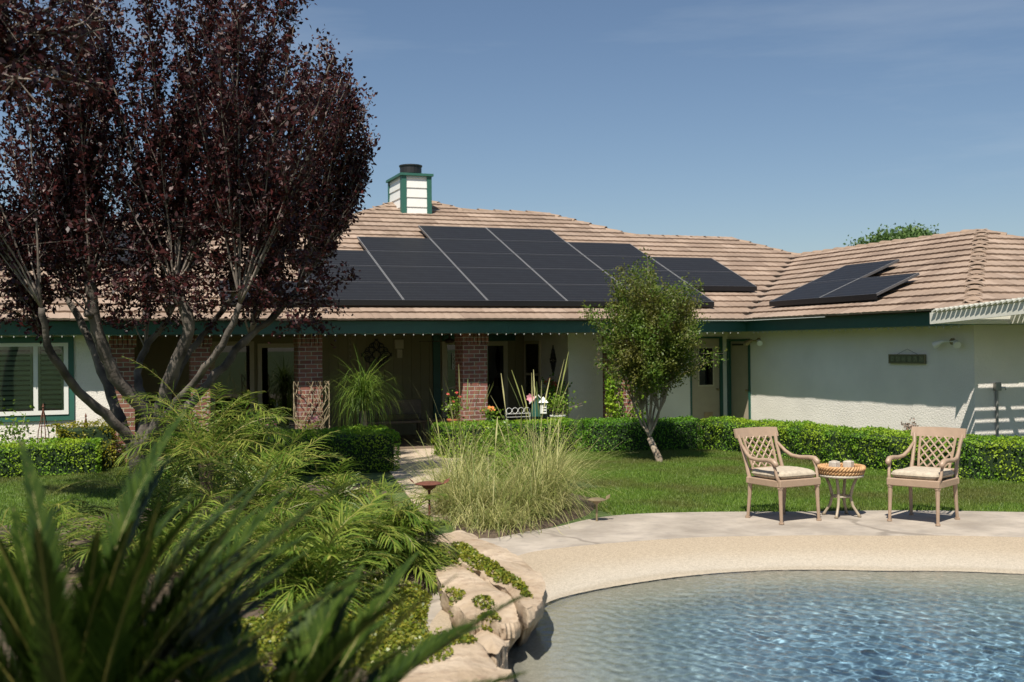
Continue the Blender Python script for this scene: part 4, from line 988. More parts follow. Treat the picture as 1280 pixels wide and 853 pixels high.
def far_tree():
    T0 = 42; c = at(1115, 318, T0); base = np.array([c[0], c[1], 0.]); root = empty('far_tree', tuple(base), 0, 'green tree top showing above the right roof ridge', 'tree')
    rg = np.random.default_rng(31); tr = MB(); tr.tube([(0, 0, 0), (0, 0, c[2]-.6), (.1, 0, c[2]+.2)], [.25, .18, .1], 8)
    P = []
    for k in range(42):
        a = rg.uniform(0, 6.28); r = rg.uniform(0, 1)**.5*1.55; cc = np.array([r*math.cos(a), r*math.sin(a), c[2]-.2+rg.uniform(-.6, .75)*math.sqrt(max(0, 1-(r/1.9)**2))+.25])
        P.append(cc+rg.normal(size=(520, 3))*np.array([.30, .30, .20])); tr.tube([(0, 0, c[2]-1.2), tuple(cc)], [.05, .015], 5)
    tr.build('trunk', M['bark_brown'], root); V, F = leafcloud(np.concatenate(P), .13, rg, .6, .5); npmesh('crown', V, F, LM['far'], root)
far_tree()

# ---------------- palms
def strip(pts, wid, nrm):
    pass
def frond_arrays(base, az, el, ln, droop, nleaf, ll, lw, rg, vang=.5, fwd=.55, sag=.35, twist=0., jit=.08):
    """returns rachis points and leaflet V,F (each leaflet = 2 quads)"""
    K = 22; pts = []; p = np.array(base, float); e = el
    for i in range(K+1):
        pts.append(p.copy()); d = np.array([math.cos(az)*math.cos(e), math.sin(az)*math.cos(e), math.sin(e)]); p = p+d*ln/K; e -= droop/K*(.4+1.2*i/K)
    pts = np.array(pts); V = []; F = []; n0 = 0
    tot = nleaf
    for s in (-1, 1):
        for k in range(tot):
            u = .12+.88*(k+rg.uniform(0, .6))/tot; i = min(int(u*K), K-1); f = u*K-i; q = pts[i]*(1-f)+pts[i+1]*f
            t = pts[i+1]-pts[i]; t /= np.linalg.norm(t); sd = np.cross(t, [0, 0, 1]); sn = np.linalg.norm(sd); sd = sd/sn if sn > 1e-3 else np.array([1., 0, 0]); un = np.cross(sd, t)
            if twist: sd, un = sd*math.cos(twist)+un*math.sin(twist), un*math.cos(twist)-sd*math.sin(twist)
            prof = math.sin(math.pi*min(1, (u*.9+.08)))**.55*(1-.45*u**3); L_ = ll*prof*rg.uniform(.85, 1.1)
            va = vang+rg.normal(0, jit); fw = fwd+.5*u**2+rg.normal(0, jit*.7)
            d = sd*s*math.cos(va)+un*math.sin(va); d = d*math.cos(fw)+t*math.sin(fw); d /= np.linalg.norm(d)
            wv = np.cross(d, un); wv /= np.linalg.norm(wv)+1e-9
            m1 = q+d*L_*.5+np.array([0, 0, -sag*L_*.10]); tip = q+d*L_+np.array([0, 0, -sag*L_*.45])
            V += [q-wv*lw*.35, q+wv*lw*.35, m1+wv*lw*.5, m1-wv*lw*.5, tip+wv*lw*.12, tip-wv*lw*.12]
            F += [(n0, n0+1, n0+2, n0+3), (n0+3, n0+2, n0+4, n0+5)]; n0 += 6
    return pts, np.array(V), np.array(F)
def date_palm(label, c, n, ln, seed, zg=.1, azc=None, ll=.33, trunk_r=.07):
    rg = np.random.default_rng(seed); base = np.array([c[0], c[1], zg]); root = empty('date_palm', tuple(base), 0, label, 'palm', 'feathery date palms in the planting bed')
    top = np.array([0, 0, max(c[2]-zg, .05)]); Vs = []; Fs = []; o = 0; ra = MB()
    for k in range(n):
        az = rg.uniform(0, 2*math.pi) if azc is None else azc[0]+rg.uniform(-1, 1)*azc[1]; el = rg.uniform(.05, 1.4); L_ = ln*rg.uniform(.75, 1.1)
        pts, V, F = frond_arrays(top+rg.normal(0, .03, 3), az, el, L_, rg.uniform(1.0, 2.2), 27, ll*rg.uniform(.85, 1.3), .0125, rg, vang=.3+rg.normal(0, .2), fwd=.62+rg.normal(0, .12), sag=.8, jit=.22)
        Vs.append(V); Fs.append(F+o); o += len(V); ra.tube(pts[::2], np.linspace(.007, .002, len(pts[::2])), 5)
    npmesh('crown', np.concatenate(Vs), np.concatenate(Fs), LM['palm'], root); ra.build('frond_stems', LM['rachis'], root)
    tb = MB(); tb.tube([(0, 0, -.15), (0, 0, top[2]*.5), tuple(top)], [trunk_r*1.2, trunk_r, trunk_r*1.3], 10); tb.build('trunk', M['palm_trunk'], root)
for (x, y, t_, n, ln, lb) in [(40, 735, 9.0, 30, .9, 'low date palm at the left edge behind the sago palm'), (490, 715, 9.2, 24, .6, 'small date palm drooping over the top of the pool rocks'), (395, 760, 7.8, 26, .8, 'low date palm nearest the broad front boulder'), (430, 690, 10.6, 26, .8, 'bushy date palm at the corner of the hedge block beside the path'), (300, 700, 9.2, 34, .95, 'dense date palm low behind the sago fronds'), (440, 720, 9.4, 34, .9, 'dense date palm between the sago and the creeper'), (200, 760, 8.4, 30, .95, 'low date palm hidden among the sago fronds'), (258, 580, 12.5, 34, 1.5, 'tall feathery date palm in front of the plum tree trunk'), (325, 650, 10.4, 30, 1.15, 'arching date palm in the middle of the planting bed'),
                              (410, 672, 10.2, 26, 1.05, 'date palm in front of the clipped hedge block'), (470, 700, 9.5, 34, .75, 'low drooping date palm just left of the pale rocks'),
                              (205, 690, 10.2, 26, 1.15, 'low date palm spreading over the left lawn edge'), (305, 565, 14.6, 24, 1.0, 'upright date palm farthest back near the porch hedge'),
                              (380, 730, 8.6, 22, .85, 'shaded low date palm behind the dark sago fronds')]:
    date_palm(lb, at(x, y, t_), n, ln, x+y, zg=.12)

def sago(label, c, specs, seed):
    rg = np.random.default_rng(seed); base = np.array([c[0], c[1], .1]); root = empty('sago_palm', tuple(base), 0, label, 'sago palm', 'dark sago palms in the foreground')
    top = c-base
    R3 = np.array(RT); F3 = np.array([FW[0], FW[1], 0]); F3 /= np.linalg.norm(F3)
    for (lat, dep, el, ln, dr) in specs:
        d = R3*lat+F3*dep; az = math.atan2(d[1], d[0])
        pts, V, F = frond_arrays(top+rg.normal(0, .03, 3), az, el, ln, dr, 84, .125, .0105, rg, vang=.5, fwd=.86, sag=.05)
        fo = npmesh('frond', V, F, LM['sago'], root); r_ = MB(); r_.tube(pts[::2], np.linspace(.006, .002, len(pts[::2])), 6); r_.build('stem', LM['rachis'], fo)
    tb = MB(); tb.lathe([(.16, -.2), (.17, .1), (.15, top[2]*.6), (.13, top[2]), (.05, top[2]+.08)], (0, 0, 0), 14); tb.build('trunk', M['palm_trunk'], root)
rs = random.Random(3)
sp = [(rs.uniform(-.9, 1), rs.uniform(-.8, .9), rs.uniform(.65, 1.45), rs.uniform(.75, 1.05), rs.uniform(.3, .8)) for k in range(60)]
sago('dark blurred sago palm filling the lower left corner', at(95, 1005, 3.0), sp+[(1, .3, 1.0, 1.1, .5), (1, .2, .8, 1.1, .5), (.8, .5, 1.2, 1.1, .4)], 51)
sp = [(rs.uniform(-.6, 1), rs.uniform(-1, 1), rs.uniform(.5, 1.2), rs.uniform(.6, .88), rs.uniform(.3, .7)) for k in range(32)]
sago('dark blurred sago palm with fronds reaching right toward the rocks', at(335, 1010, 3.1), sp+[(1, .2, .75, .9, .35), (1, -.1, .6, .85, .3)], 52)

# ponytail plant by the porch
def ponytail():
    c = np.array([-.95, -.75, 0]); root = empty('ponytail_plant', tuple(c), 0, 'fountain shaped green plant with long drooping leaves beside the porch', 'plant')
    rg = np.random.default_rng(61); V = []; F = []; n0 = 0; K = 8
    for k in range(520):
        az = rg.uniform(0, 6.283); el = rg.uniform(.1, 1.5); ln = rg.uniform(.6, 1.15); p = np.array([rg.normal(0, .04), rg.normal(0, .04), .95+rg.uniform(-.15, .25)]); e = el; sd = np.array([-math.sin(az), math.cos(az), 0]); w = .013
        dr = rg.uniform(1.8, 3.2) if rg.random() < .86 else rg.uniform(.4, 1.0)
        for i in range(K+1):
            ww = w*(1-(i/K)**2*.9); V += [p-sd*ww/2, p+sd*ww/2]; p = p+np.array([math.cos(az)*math.cos(e), math.sin(az)*math.cos(e), math.sin(e)])*ln/K; e = max(e-dr/K, -1.5)
        for i in range(K): F.append((n0+2*i, n0+2*i+1, n0+2*i+3, n0+2*i+2))
        n0 += 2*(K+1)
    npmesh('leaves', V, F, LM['drac'], root); b = MB(); b.tube([(0, 0, 0), (.01, 0, .3), (0, 0, .95), (0, 0, 1.1)], [.13, .07, .05, .04], 8); b.build('stem', M['bark_brown'], root)
ponytail()

def grass_clump(label, c, n, h, spread, seed, stalks=10, m='straw'):
    root = empty('feather_grass_clump', (c[0], c[1], 0), 0, label, 'ornamental grass', 'feathery grass clumps at the deck edge'); rg = np.random.default_rng(seed); K = 7
    V = []; F = []; n0 = 0
    for k in range(n+stalks):
        st = k >= n; az = rg.uniform(0, 6.283); p = np.array([rg.normal(0, spread*.3), rg.normal(0, spread*.3), 0.]); e = rg.uniform(.75, 1.5); ln = h*rg.uniform(.5, 1.25); dr = rg.uniform(.2, 2.9); w = .0085
        if st: ln = h*rg.uniform(1.4, 1.9); e = rg.uniform(1.25, 1.52); dr = rg.uniform(.1, .4); w = .006
        sd = np.array([-math.sin(az), math.cos(az), 0])
        for i in range(K+1):
            ww = w*(1-.6*i/K) if not (st and i > K-2) else .018*(1 if i == K-1 else .3)
            V += [p-sd*ww/2, p+sd*ww/2]; p = p+np.array([math.cos(az)*math.cos(e), math.sin(az)*math.cos(e), math.sin(e)])*ln/K; e = max(e-dr/K, -1.2); p[2] = max(p[2], .01)
        for i in range(K): F.append((n0+2*i, n0+2*i+1, n0+2*i+3, n0+2*i+2))
        n0 += 2*(K+1)
    npmesh('blades', V, F, LM[m], root)
for i, (x, y, n, h, sp_, stl, lb) in enumerate([(572, 642, 800, .85, .4, 5, 'pale feathery grass clump behind the rusty path light'), (598, 652, 900, .72, .5, 3, 'low sprawling feathery grass clump beside the pale boulders'), (650, 652, 900, .72, .5, 3, 'middle feathery grass clump at the deck edge'),
                                              (678, 640, 1000, 1.05, .36, 10, 'tall golden feathery grass clump next to the lawn'), (575, 618, 600, .95, .4, 12, 'tall grass clump with upright seed stalks beside the path'), (680, 612, 600, .95, .4, 5, 'grass clump behind the tall golden one near the lawn'), (618, 664, 500, .45, .5, 0, 'short grass tuft spilling over the deck edge')]):
    g = ground(x, y); grass_clump(lb, (g[0], g[1]), n, h, sp_, 70+i, stl)

# ---------------- lawn blades
def lawn_blades():
    rg = np.random.default_rng(90)
    def patch(n, x0, x1, y0, y1, keep):
        P = np.stack([rg.uniform(x0, x1, n), rg.uniform(y0, y1, n)], 1); return P[keep(P)]
    def rd(P):
        a = np.arctan2(P[:, 1]-PC[1], P[:, 0]-PC[0]); r = np.hypot(P[:, 0]-PC[0], P[:, 1]-PC[1]); return r-np.interp(a, TH, RD, period=2*np.pi)
    A = patch(420000, -.3, 8.2, -12.5, -1.2, lambda P: (rd(P) > rg.uniform(-.02, .03, len(P))) & (P[:, 0] > np.where(P[:, 1] < -6.6, .0, .95)) & ~((P[:, 0] > 5.55) & (P[:, 1] > -7.4)))
    B = patch(120000, -9.5, -2.5, -8.2, -1.0, lambda P: P[:, 1] > -7.9+(P[:, 0]+7)*.55)
    P = np.concatenate([A, B]); n = len(P); h = rg.uniform(.018, .045, n); az = rg.uniform(0, 6.28, n); lean = rg.normal(0, .012, (n, 2)); w = .0045
    P3 = np.concatenate([P, np.zeros((n, 1))], 1); s = np.stack([np.cos(az), np.sin(az), 0*az], 1)*w
    V = np.stack([P3-s, P3+s, P3+np.concatenate([lean, h[:, None]], 1)], 1).reshape(-1, 3); F = np.arange(3*n).reshape(n, 3)
    npmesh('grass', V, F, LM['grass'], label='short mown grass of the lawn', cat='grass', kind='stuff')
lawn_blades()

# ================================================================ ROCKS
ROCKS = []
def slab(label, outline, z, zb, seed, under=.12, rot=0.):
    """boulder from its footprint: nearly flat top, broken rounded edge, undercut fractured flanks"""
    P = [Vector(ground(x, y, z)[:2]) for x, y in outline]; n = len(P)*10; pts = []
    for i in range(len(P)):
        for k in range(10): pts.append(P[i].lerp(P[(i+1) % len(P)], k/10))
    for _ in range(3): pts = [(pts[i-1]+pts[i]*2+pts[(i+1) % n])/4 for i in range(n)]
    c = sum(pts, Vector((0, 0)))/n; V = [(c.x, c.y, z+.03)]
    prof = [(t, .03*(1-t*t)) for t in (.12, .24, .36, .48, .6, .7, .8, .88, .94)]+[(.975, -.012), (1, -.035), (1.01, -.07), (1.0, -.11)]
    H = z-zb; m_ = 9
    for k in range(1, m_+1): prof.append((1-under*(k/m_)**.8, -.11-(H-.11)*k/m_))
    sv = Vector((seed*3.7, seed*1.3, 0))
    for t, dz in prof:
        for p in pts:
            q = c+(p-c)*t; v = Vector((q.x, q.y, z+dz)); w = v*1.0+sv
            big = noise.noise(w*2.3)*.05; crack = abs(noise.noise(w*4.1))**.6*.06; fine = noise.noise(w*17)*.007+noise.noise(w*40)*.003
            if t < .95 and dz > -.02: v.z += big*.8-crack*.5*(t**2)+fine
            else:
                o_ = (q-c).normalized(); st = math.floor(noise.noise(Vector((w.x*3, w.y*3, w.z*2)))*5)/5*.13
                v += Vector((o_.x, o_.y, 0))*(st+fine*1.5-crack*.6)+Vector((0, 0, big*.5))
            V.append(tuple(v))
    F = [(0, 1+j, 1+(j+1) % n) for j in range(n)]
    for a in range(len(prof)-1):
        for j in range(n): F.append((1+a*n+j, 1+(a+1)*n+j, 1+(a+1)*n+(j+1) % n, 1+a*n+(j+1) % n))
    b = MB(); b.add([(x-c.x, y-c.y, zz) for x, y, zz in V], F); o = b.build('rock', M['rock'], smooth=True, label=label, cat='rock', group='pale boulders at the pool edge'); o.location = (c.x, c.y, 0); ROCKS.append(o)
    me = o.data
    try: me.set_sharp_from_angle(angle=math.radians(34))
    except Exception: pass
    return o
slab('long flat pale boulder slab reaching to a point over the pool', [(560, 672), (585, 668), (625, 680), (655, 697), (676, 712), (687, 735), (676, 757), (660, 766), (645, 748), (628, 733), (600, 715), (570, 695)], .21, -.5, 3, .7)
slab('sloping cracked boulder below the long slab', [(540, 700), (572, 698), (602, 716), (628, 735), (648, 752), (650, 772), (628, 782), (606, 768), (590, 778), (566, 752), (545, 728)], .15, -.5, 8, .6)
slab('broad smooth boulder at the bottom edge under the fronds', [(440, 880), (478, 822), (520, 796), (556, 788), (590, 796), (622, 818), (634, 848), (632, 900), (600, 960), (520, 990), (440, 960)], .10, -.5, 12, .2)
slab('small narrow boulder wedged between the larger pool rocks', [(588, 778), (606, 772), (628, 786), (634, 806), (622, 818), (604, 812), (590, 798)], .05, -.55, 17, .15)
slab('half buried boulder beside the feathery grass', [(545, 668), (575, 662), (600, 668), (598, 680), (570, 684), (548, 680)], .13, -.1, 29, .1)

# creeper on the bed and between the rocks
def creeper():
    from mathutils.bvhtree import BVHTree
    rg = np.random.default_rng(101); trees = []
    for o in list(bpy.data.objects):
        if o in ROCKS or o.name.startswith('planting_bed'):
            me = o.data; trees.append((BVHTree.FromPolygons([v.co+o.location for v in me.vertices], [tuple(p.vertices) for p in me.polygons]), o in ROCKS))
    P = []
    def drop(x, y):
        z = None; rk = False
        for t_, r_ in trees:
            h = t_.ray_cast(Vector((x, y, 3)), Vector((0, 0, -1)))
            if h[0] is not None and (z is None or h[0].z > z): z = h[0].z; rk = r_
        return z, rk
    def mat_(x, y, z, r, n, ok_rock=False, sy=1.):
        g = ground(x, y, z)
        for k in range(n):
            a = rg.uniform(0, 6.28); q = rg.uniform(0, 1)**.5; px = g[0]+math.cos(a)*q*r; py = g[1]+math.sin(a)*q*r*sy
            if not ok_rock and noise.noise(Vector((px*5, py*5, 3.3)))+.6 < q*.45: continue
            zz, rk = drop(px, py)
            if zz is None or (rk and not ok_rock): continue
            P.append((px, py, zz+rg.uniform(.0, .05)*(1-q*.7)+.005))
    for (x, y, z, r, n) in [(548, 745, .12, .50, 4200), (510, 790, .12, .45, 3800), (575, 745, .12, .3, 1500), (450, 820, .12, .45, 3400), (330, 830, .12, .7, 6500), (420, 800, .12, .6, 5000), (520, 770, .12, .5, 3500), (555, 685, .1, .35, 1800), (480, 740, .12, .5, 3000), (400, 760, .12, .5, 2800), (230, 830, .12, .5, 2600), (545, 800, .1, .35, 1800)]: mat_(x, y, z, r, n)
    for (x, y, z, r, n) in [(560, 685, .2, .16, 520), (570, 690, .2, .13, 420), (580, 695, .2, .11, 380), (590, 701, .2, .10, 330), (600, 707, .2, .09, 300), (610, 713, .2, .08, 250), (620, 719, .2, .075, 220), (630, 725, .2, .07, 200), (640, 731, .2, .06, 170), (650, 738, .2, .05, 130), (658, 745, .2, .04, 90), (540, 745, .15, .22, 800), (548, 792, .1, .2, 700), (510, 812, .1, .25, 900), (575, 800, .1, .10, 240), (604, 768, .1, .07, 150), (612, 790, .05, .07, 160)]: mat_(x, y, z, r, n, True, 1.6)
    P = np.array(P); print('creeper', len(P)); V, F = leafcloud(P, .026, rg, .75, 1.2); npmesh('creeping_ground_cover', V, F, LM['cover'], label='yellow green creeping ground cover spilling over the rocks', cat='ground cover', kind='stuff')
creeper()

# ================================================================ PATH LIGHTS
def path_light(label, g, r, h, m):
    t = empty('path_light', (g[0], g[1], g[2]), 0, label, 'garden light', 'metal path lights')
    b = MB(); b.tube([(0, 0, -.1), (0, 0, h*.75), (0, 0, h*.9)], [.012, .012, .022], 8); b.build('stem', m, t)
    b = MB(); b.lathe([(.03, h*.86), (r*.45, h*.92), (r*.55, h*.985), (r, h), (r*1.02, h+.008), (r*.7, h+.022), (.02, h+.03)], n=20); b.build('lamp_shade', m, t)
    for s in (-1, 1):
        l = MB(); d = Vector(RT)*s; p = d*r; l.add([p+Vector((0, 0, h)), p*1.3+Vector((0, -.03, h+.03)), p*1.5+Vector((0, 0, h+.07)), p*1.15+Vector((0, .03, h+.04))], [(0, 1, 2, 3)]); l.build('leaf_ornament', m, t)
path_light('rusty red leaf shaped path light beside the palms', ground(537, 655, .04), .15, .42, M['rust'])
path_light('small bronze path light at the lawn corner of the deck', ground(746, 652, 0), .10, .23, M['bronze'])

# ================================================================ WALL AND PORCH DETAILS
def wall_sign():
    t = empty('wall_sign', (7.595, -4.78, 1.56), 0, 'long narrow green plaque hanging on the white wing wall', 'plaque')
    b = MB(); b.bbox((-.03, -.45, 0), (-.005, .46, .16), .004); b.build('board', mat('plaque_green', (.10, .115, .06), .6, var=.2), t)
    f = MB(); f.box((-.04, -.45, 0), (-.03, .46, .018)); f.box((-.04, -.45, .142), (-.03, .46, .16)); f.box((-.04, -.45, .018), (-.03, -.43, .142)); f.box((-.04, .44, .018), (-.03, .46, .142)); f.build('frame', mat('plaque_frame', (.22, .19, .10), .6), t)
    o = MB()
    for k in range(6): y = -.36+k*.145; o.box((-.036, y-.045, .035), (-.03, y+.045, .125)); 
    o.build('ornament_tiles', mat('plaque_tile', (.17, .18, .10), .6, var=.3, vscale=30), t)
    w = MB(); w.tube([(-.02, -.25, .16), (-.02, 0, .25), (-.02, .25, .16)], .003, 4); w.build('hanging_wire', M['black'], t)
wall_sign()
def flood(label, p, s=1):
    t = empty('floodlight', p, 0, label, 'wall lamp', 'twin outdoor floodlights'); x, y, z = 0, 0, 0
    b = MB(); b.lathe([(.05, -.012), (.05, .012)], (0, 0, 0), 14); 
    me = MB(); me.tube([(-.002, 0, 0), (-.03, 0, 0)], .055, 14); me.tube([(-.03, 0, 0), (-.07, .0, .01)], .02, 8); me.build('base', M['bronze'], t)
    for sg in (-1, 1):
        h = MB(); h.tube([(-.06, 0, 0), (-.09, sg*.10, .0), (-.10, sg*.15, -.0)], [.012, .014, .03], 8); h.tube([(-.10, sg*.15, 0), (-.13, sg*.20, -.03), (-.16, sg*.26, -.06)], [.03, .05, .06], 12); h.build('lamp_head', M['white'] if sg < 0 or s > 1 else M['bronze'], t)
flood('twin floodlight under the eave near the corner of the wing wall', (7.598, -5.85, 1.93), 2); flood('brown twin floodlight above the narrow tan door', (7.598, -.25, 2.0), 1)
def standpipe():
    t = empty('hose_standpipe', (8.02, -6.33, 0), 0, 'thin grey pipe with outlet box on the shaded front wall', 'pipe')
    b = MB(); b.tube([(0, 0, -.02), (0, 0, 1.16)], .022, 8); b.build('pipe', M['flash'], t)
    b = MB(); b.bbox((-.055, -.05, 1.14), (.055, .025, 1.27), .006); b.build('outlet_box', M['flash'], t); b = MB(); b.tube([(.05, -.03, 1.19), (.12, -.06, 1.19), (.13, -.06, 1.15)], .014, 7); b.build('tap', M['alu'], t)
standpipe()
def string_lights(label, p0, p1, sp=.2):
    p0, p1 = Vector(p0), Vector(p1); t = empty('string_lights', tuple(p0), 0, label, 'string lights', 'icicle light strings along the eaves')
    n = int((p1-p0).length/sp); b = MB(); pts = [(p1-p0)*(k/(2*n))+Vector((0, 0, -.012 if k % 2 else 0)) for k in range(2*n+1)]; b.tube(pts, .003, 4); b.build('wire', M['green'], t)
    pb = MB(); pb.lathe([(.002, -.03), (.007, -.024), (.008, -.010), (.005, 0)], (0, 0, 0), 8); o = pb.build('bulb', M['glass_clear'] if False else mat('bulb_glass', (.5, .5, .47), .3, spec=.5), t)
    for k in range(min(n, 99)):
        c = o if k == 0 else o.copy()
        if k: COL.objects.link(c); c.parent = t
        c.location = (p1-p0)*((k+.5)/n)+Vector((0, 0, -.01))
string_lights('string of small white bulbs along the long porch eave', (-6.9, YE+.10, 2.18), (XW, YE+.10, 2.18), .18)
string_lights('string of small white bulbs along the right wing eave', (XW+.10, YE-.1, 2.18), (XW+.10, YC+.3, 2.18), .16)

def scroll_art(name, label, c, r, face, m=M['black']):
    """wrought iron medallion; face 'y' or 'x'"""
    t = MB()
    def P(u, v): return (u, 0, v) if face == 'y' else (0, u, v)
    for k in range(8):
        a = k*math.pi/4
        for s in (-1, 1):
            pts = []
            for q in range(14):
                w = q/13; rad = r*(.25+.7*w)*(1 if k % 2 == 0 else .72); an = a+s*.35*math.sin(math.pi*w*1.1); pts.append(P(rad*math.cos(an), rad*math.sin(an)))
            t.tube(pts, .011, 5)
            cc = (r*.62*math.cos(a+s*.3), r*.62*math.sin(a+s*.3)); t.tube([P(cc[0]+r*.13*math.cos(b_), cc[1]+r*.13*math.sin(b_)) for b_ in [x*.6 for x in range(10)]], .009, 5)
    t.tube([P(r*.25*math.cos(x*.5), r*.25*math.sin(x*.5)) for x in range(14)], .012, 5)
    o = t.build(name, m, label=label, cat='wall ornament'); o.location = c; return o
scroll_art('iron_wall_art', 'dark wrought iron medallion on the shaded porch wall', (.35, 3.46, 1.78), .36, 'y')
o = scroll_art('iron_wall_art', 'dark oval iron ornament hanging beside the porch window', (XP-.02, 1.75, 1.62), .34, 'x'); o.scale = (1, .5, 1)
b = MB(); b.bbox((-.06, -.14, 0), (0, .14, .20), .01); o = b.build('wall_planter', M['terracotta'], label='terracotta wall planter below the oval iron ornament', cat='planter'); o.location = (XP-.005, 1.75, .98)
b = MB(); b.bbox((-.10, -.05, 0), (.10, 0, .20), .008); b.bbox((-.05, -.045, -.2), (.07, 0, -.01), .006); o = b.build('wall_box', M['cream'], label='small cream box fixed on the porch wall right of the iron medallion', cat='wall box'); o.location = (.85, 3.485, 1.9)
def chime(label, p, n=5):
    t = empty('wind_chime', p, 0, label, 'wind chime', 'hanging chimes'); b = MB(); b.tube([(0, 0, 0), (0, 0, -.62)], .003, 4); b.build('cord', M['black'], t)
    for k in range(n):
        c = MB(); z = -.08-k*.11; c.add([(-.03, 0, z), (0, -.006, z-.03), (.03, 0, z), (0, .006, z+.03)], [(0, 1, 2, 3), (3, 2, 1, 0)]); c.build('charm', M['bronze'], t)
    c = MB(); c.tube([(.035*math.cos(a), 0, -.65+.035*math.sin(a)) for a in [x*.6 for x in range(12)]], .006, 5); c.build('ring', M['bronze'], t)
chime('thin chime hanging in front of the plain shaded wall', (3.85, -.35, 2.17)); chime('star chime hanging left of the iron medallion', (-.80, 0.9, 2.19), 4)
# ceiling fan
t = empty('ceiling_fan', (1.35, 1.4, 2.19), .2, 'dark ceiling fan under the porch roof left of the brick pillar', 'ceiling fan')
b = MB(); b.tube([(0, 0, 0), (0, 0, -.10)], .02, 8); b.lathe([(.03, -.19), (.09, -.17), (.10, -.12), (.06, -.09)], n=14); b.build('motor', M['dark_wood'], t)
for k in range(5):
    b = MB(); R_ = Matrix.Rotation(k*2*math.pi/5, 4, 'Z'); b.bbox((.1, -.06, -.15), (.62, .06, -.14), .003, M=R_); b.build('blade', M['dark_wood'], t)
# posters on the door glass
b = MB(); b.box((0, -.006, 0), (.14, 0, .36)); o = b.build('door_sign', M['white'], label='narrow white ornate sign hung on the porch door glass', cat='sign'); o.location = (2.05, 3.44, 1.44)
for k in range(4):
    s = MB(); s.tube([(.07+.04*math.cos(a), -.01, .05+k*.088+.03*math.sin(a)) for a in [x*.7 for x in range(10)]], .006, 4); s.build('motif', M['black'], o)
# bench and table on porch
t = empty('porch_bench', (.2, 1.55, .02), 0, 'dark wooden bench in the shade of the porch', 'bench')
b = MB(); b.bbox((-.65, -.25, .40), (.65, .25, .45), .008); b.build('seat', M['grey_wood'], t)
b = MB(); b.bbox((-.65, .22, .55), (.65, .26, .85), .008); b.bbox((-.65, .22, .45), (-.58, .26, .55), .004); b.bbox((.58, .22, .45), (.65, .26, .55), .004); b.build('backrest', M['grey_wood'], t)
for x in (-.58, .58):
    for y in (-.2, .2): MB().bbox((x-.03, y-.03, 0), (x+.03, y+.03, .40), .004).build('leg', M['grey_wood'], t)
t = empty('porch_table', (1.15, .95, .02), .2, 'low round dark table with curved iron legs on the porch', 'table')
b = MB(); b.lathe([(0, .46), (.42, .46), (.43, .475), (.42, .49), (0, .49)], n=28, cap=False); b.build('tabletop', M['grey_wood'], t)
for k in range(4):
    a = k*math.pi/2+.5; b = MB(); b.tube([(r*math.cos(a), r*math.sin(a), z) for r, z in ((.34, .46), (.40, .3), (.28, .15), (.33, 0))], .014, 6); b.build('leg', M['black'], t)

def potted(label, p, pot_m, plant_m, n=260, r=.2, h=.35, pot=(.11, .2), flowers=None, seed=1, size=.055, name='potted_plant'):
    t = empty(name, p, 0, label, 'potted plant', 'potted plants along the porch'); rg = np.random.default_rng(seed)
    b = MB(); b.lathe([(pot[0]*.7, 0), (pot[0], pot[1]*.85), (pot[0]*1.12, pot[1]*.87), (pot[0]*1.12, pot[1]), (pot[0]*.95, pot[1]), (pot[0]*.9, pot[1]*.9), (0.01, pot[1]*.9)], n=18, cap=False); b.build('pot', pot_m, t)
    P = rg.normal(size=(n, 3))*np.array([r*.45, r*.45, h*.25])+np.array([0, 0, pot[1]+h*.5]); V, F = leafcloud(P, size, rg, .7, .4); npmesh('foliage', V, F, plant_m, t)
    s = MB()
    for k in range(8):
        q = P[k]; s.tube([(0, 0, pot[1]*.85), (q[0]*.4, q[1]*.4, pot[1]+h*.3), tuple(q)], .004, 4)
    s.build('stems', M['bark_brown'], t)
    if flowers:
        for k in range(flowers[1]):
            f = MB(); c = np.array([rg.normal(0, r*.4), rg.normal(0, r*.4), pot[1]+h*rg.uniform(.6, 1.0)])
            for j in range(6):
                a = j*math.pi/3; f.add([c, c+np.array([.028*math.cos(a), .028*math.sin(a)*.6, .01+.018*math.sin(a)]), c+np.array([.034*math.cos(a+.4), .034*math.sin(a+.4)*.6, .01+.02*math.sin(a+.4)]), c+np.array([.028*math.cos(a+.8), .028*math.sin(a+.8)*.6, .01+.018*math.sin(a+.8)])], [(0, 1, 2, 3)])
            f.build('flower', flowers[0], t)
    return t
def stand(label, p, h, r=.16):
    t = empty('plant_stand', p, 0, label, 'plant stand', 'plant stands behind the hedge'); b = MB(); b.lathe([(0, h-.02), (r, h-.02), (r, h), (0, h)], n=20, cap=False); b.build('top', M['black'], t)
    for k in range(3):
        a = k*2.1; MB().tube([(r*.9*math.cos(a), r*.9*math.sin(a), h-.02), (r*.5*math.cos(a), r*.5*math.sin(a), h*.5), (r*math.cos(a), r*math.sin(a), 0)], .009, 5).build('leg', M['black'], t)
stand('black plant stand left of the brick pillar under the leafy pot', (.80, -.55, 0), .42); potted('leafy green and red potted plant left of the lit brick pillar', (.80, -.55, .42), M['terracotta'], LM['bright'], 230, .24, .5, flowers=(M['red'], 4), seed=1, pot=(.12, .18))
stand('black plant stand in front of the lit brick pillar', (1.50, -.60, 0), .35); potted('orange flowered potted plant in front of the lit brick pillar', (1.50, -.60, .35), mat('blue_pot', (.05, .16, .2), .4), LM['bright'], 160, .2, .25, flowers=(M['orange'], 10), seed=2)
stand('black plant stand between the birdhouse and the porch corner', (2.85, -.62, 0), .45); potted('spreading potted plant with white pot right of the birdhouse', (2.85, -.62, .45), M['white'], LM['bright'], 420, .36, .4, seed=3, pot=(.14, .16))
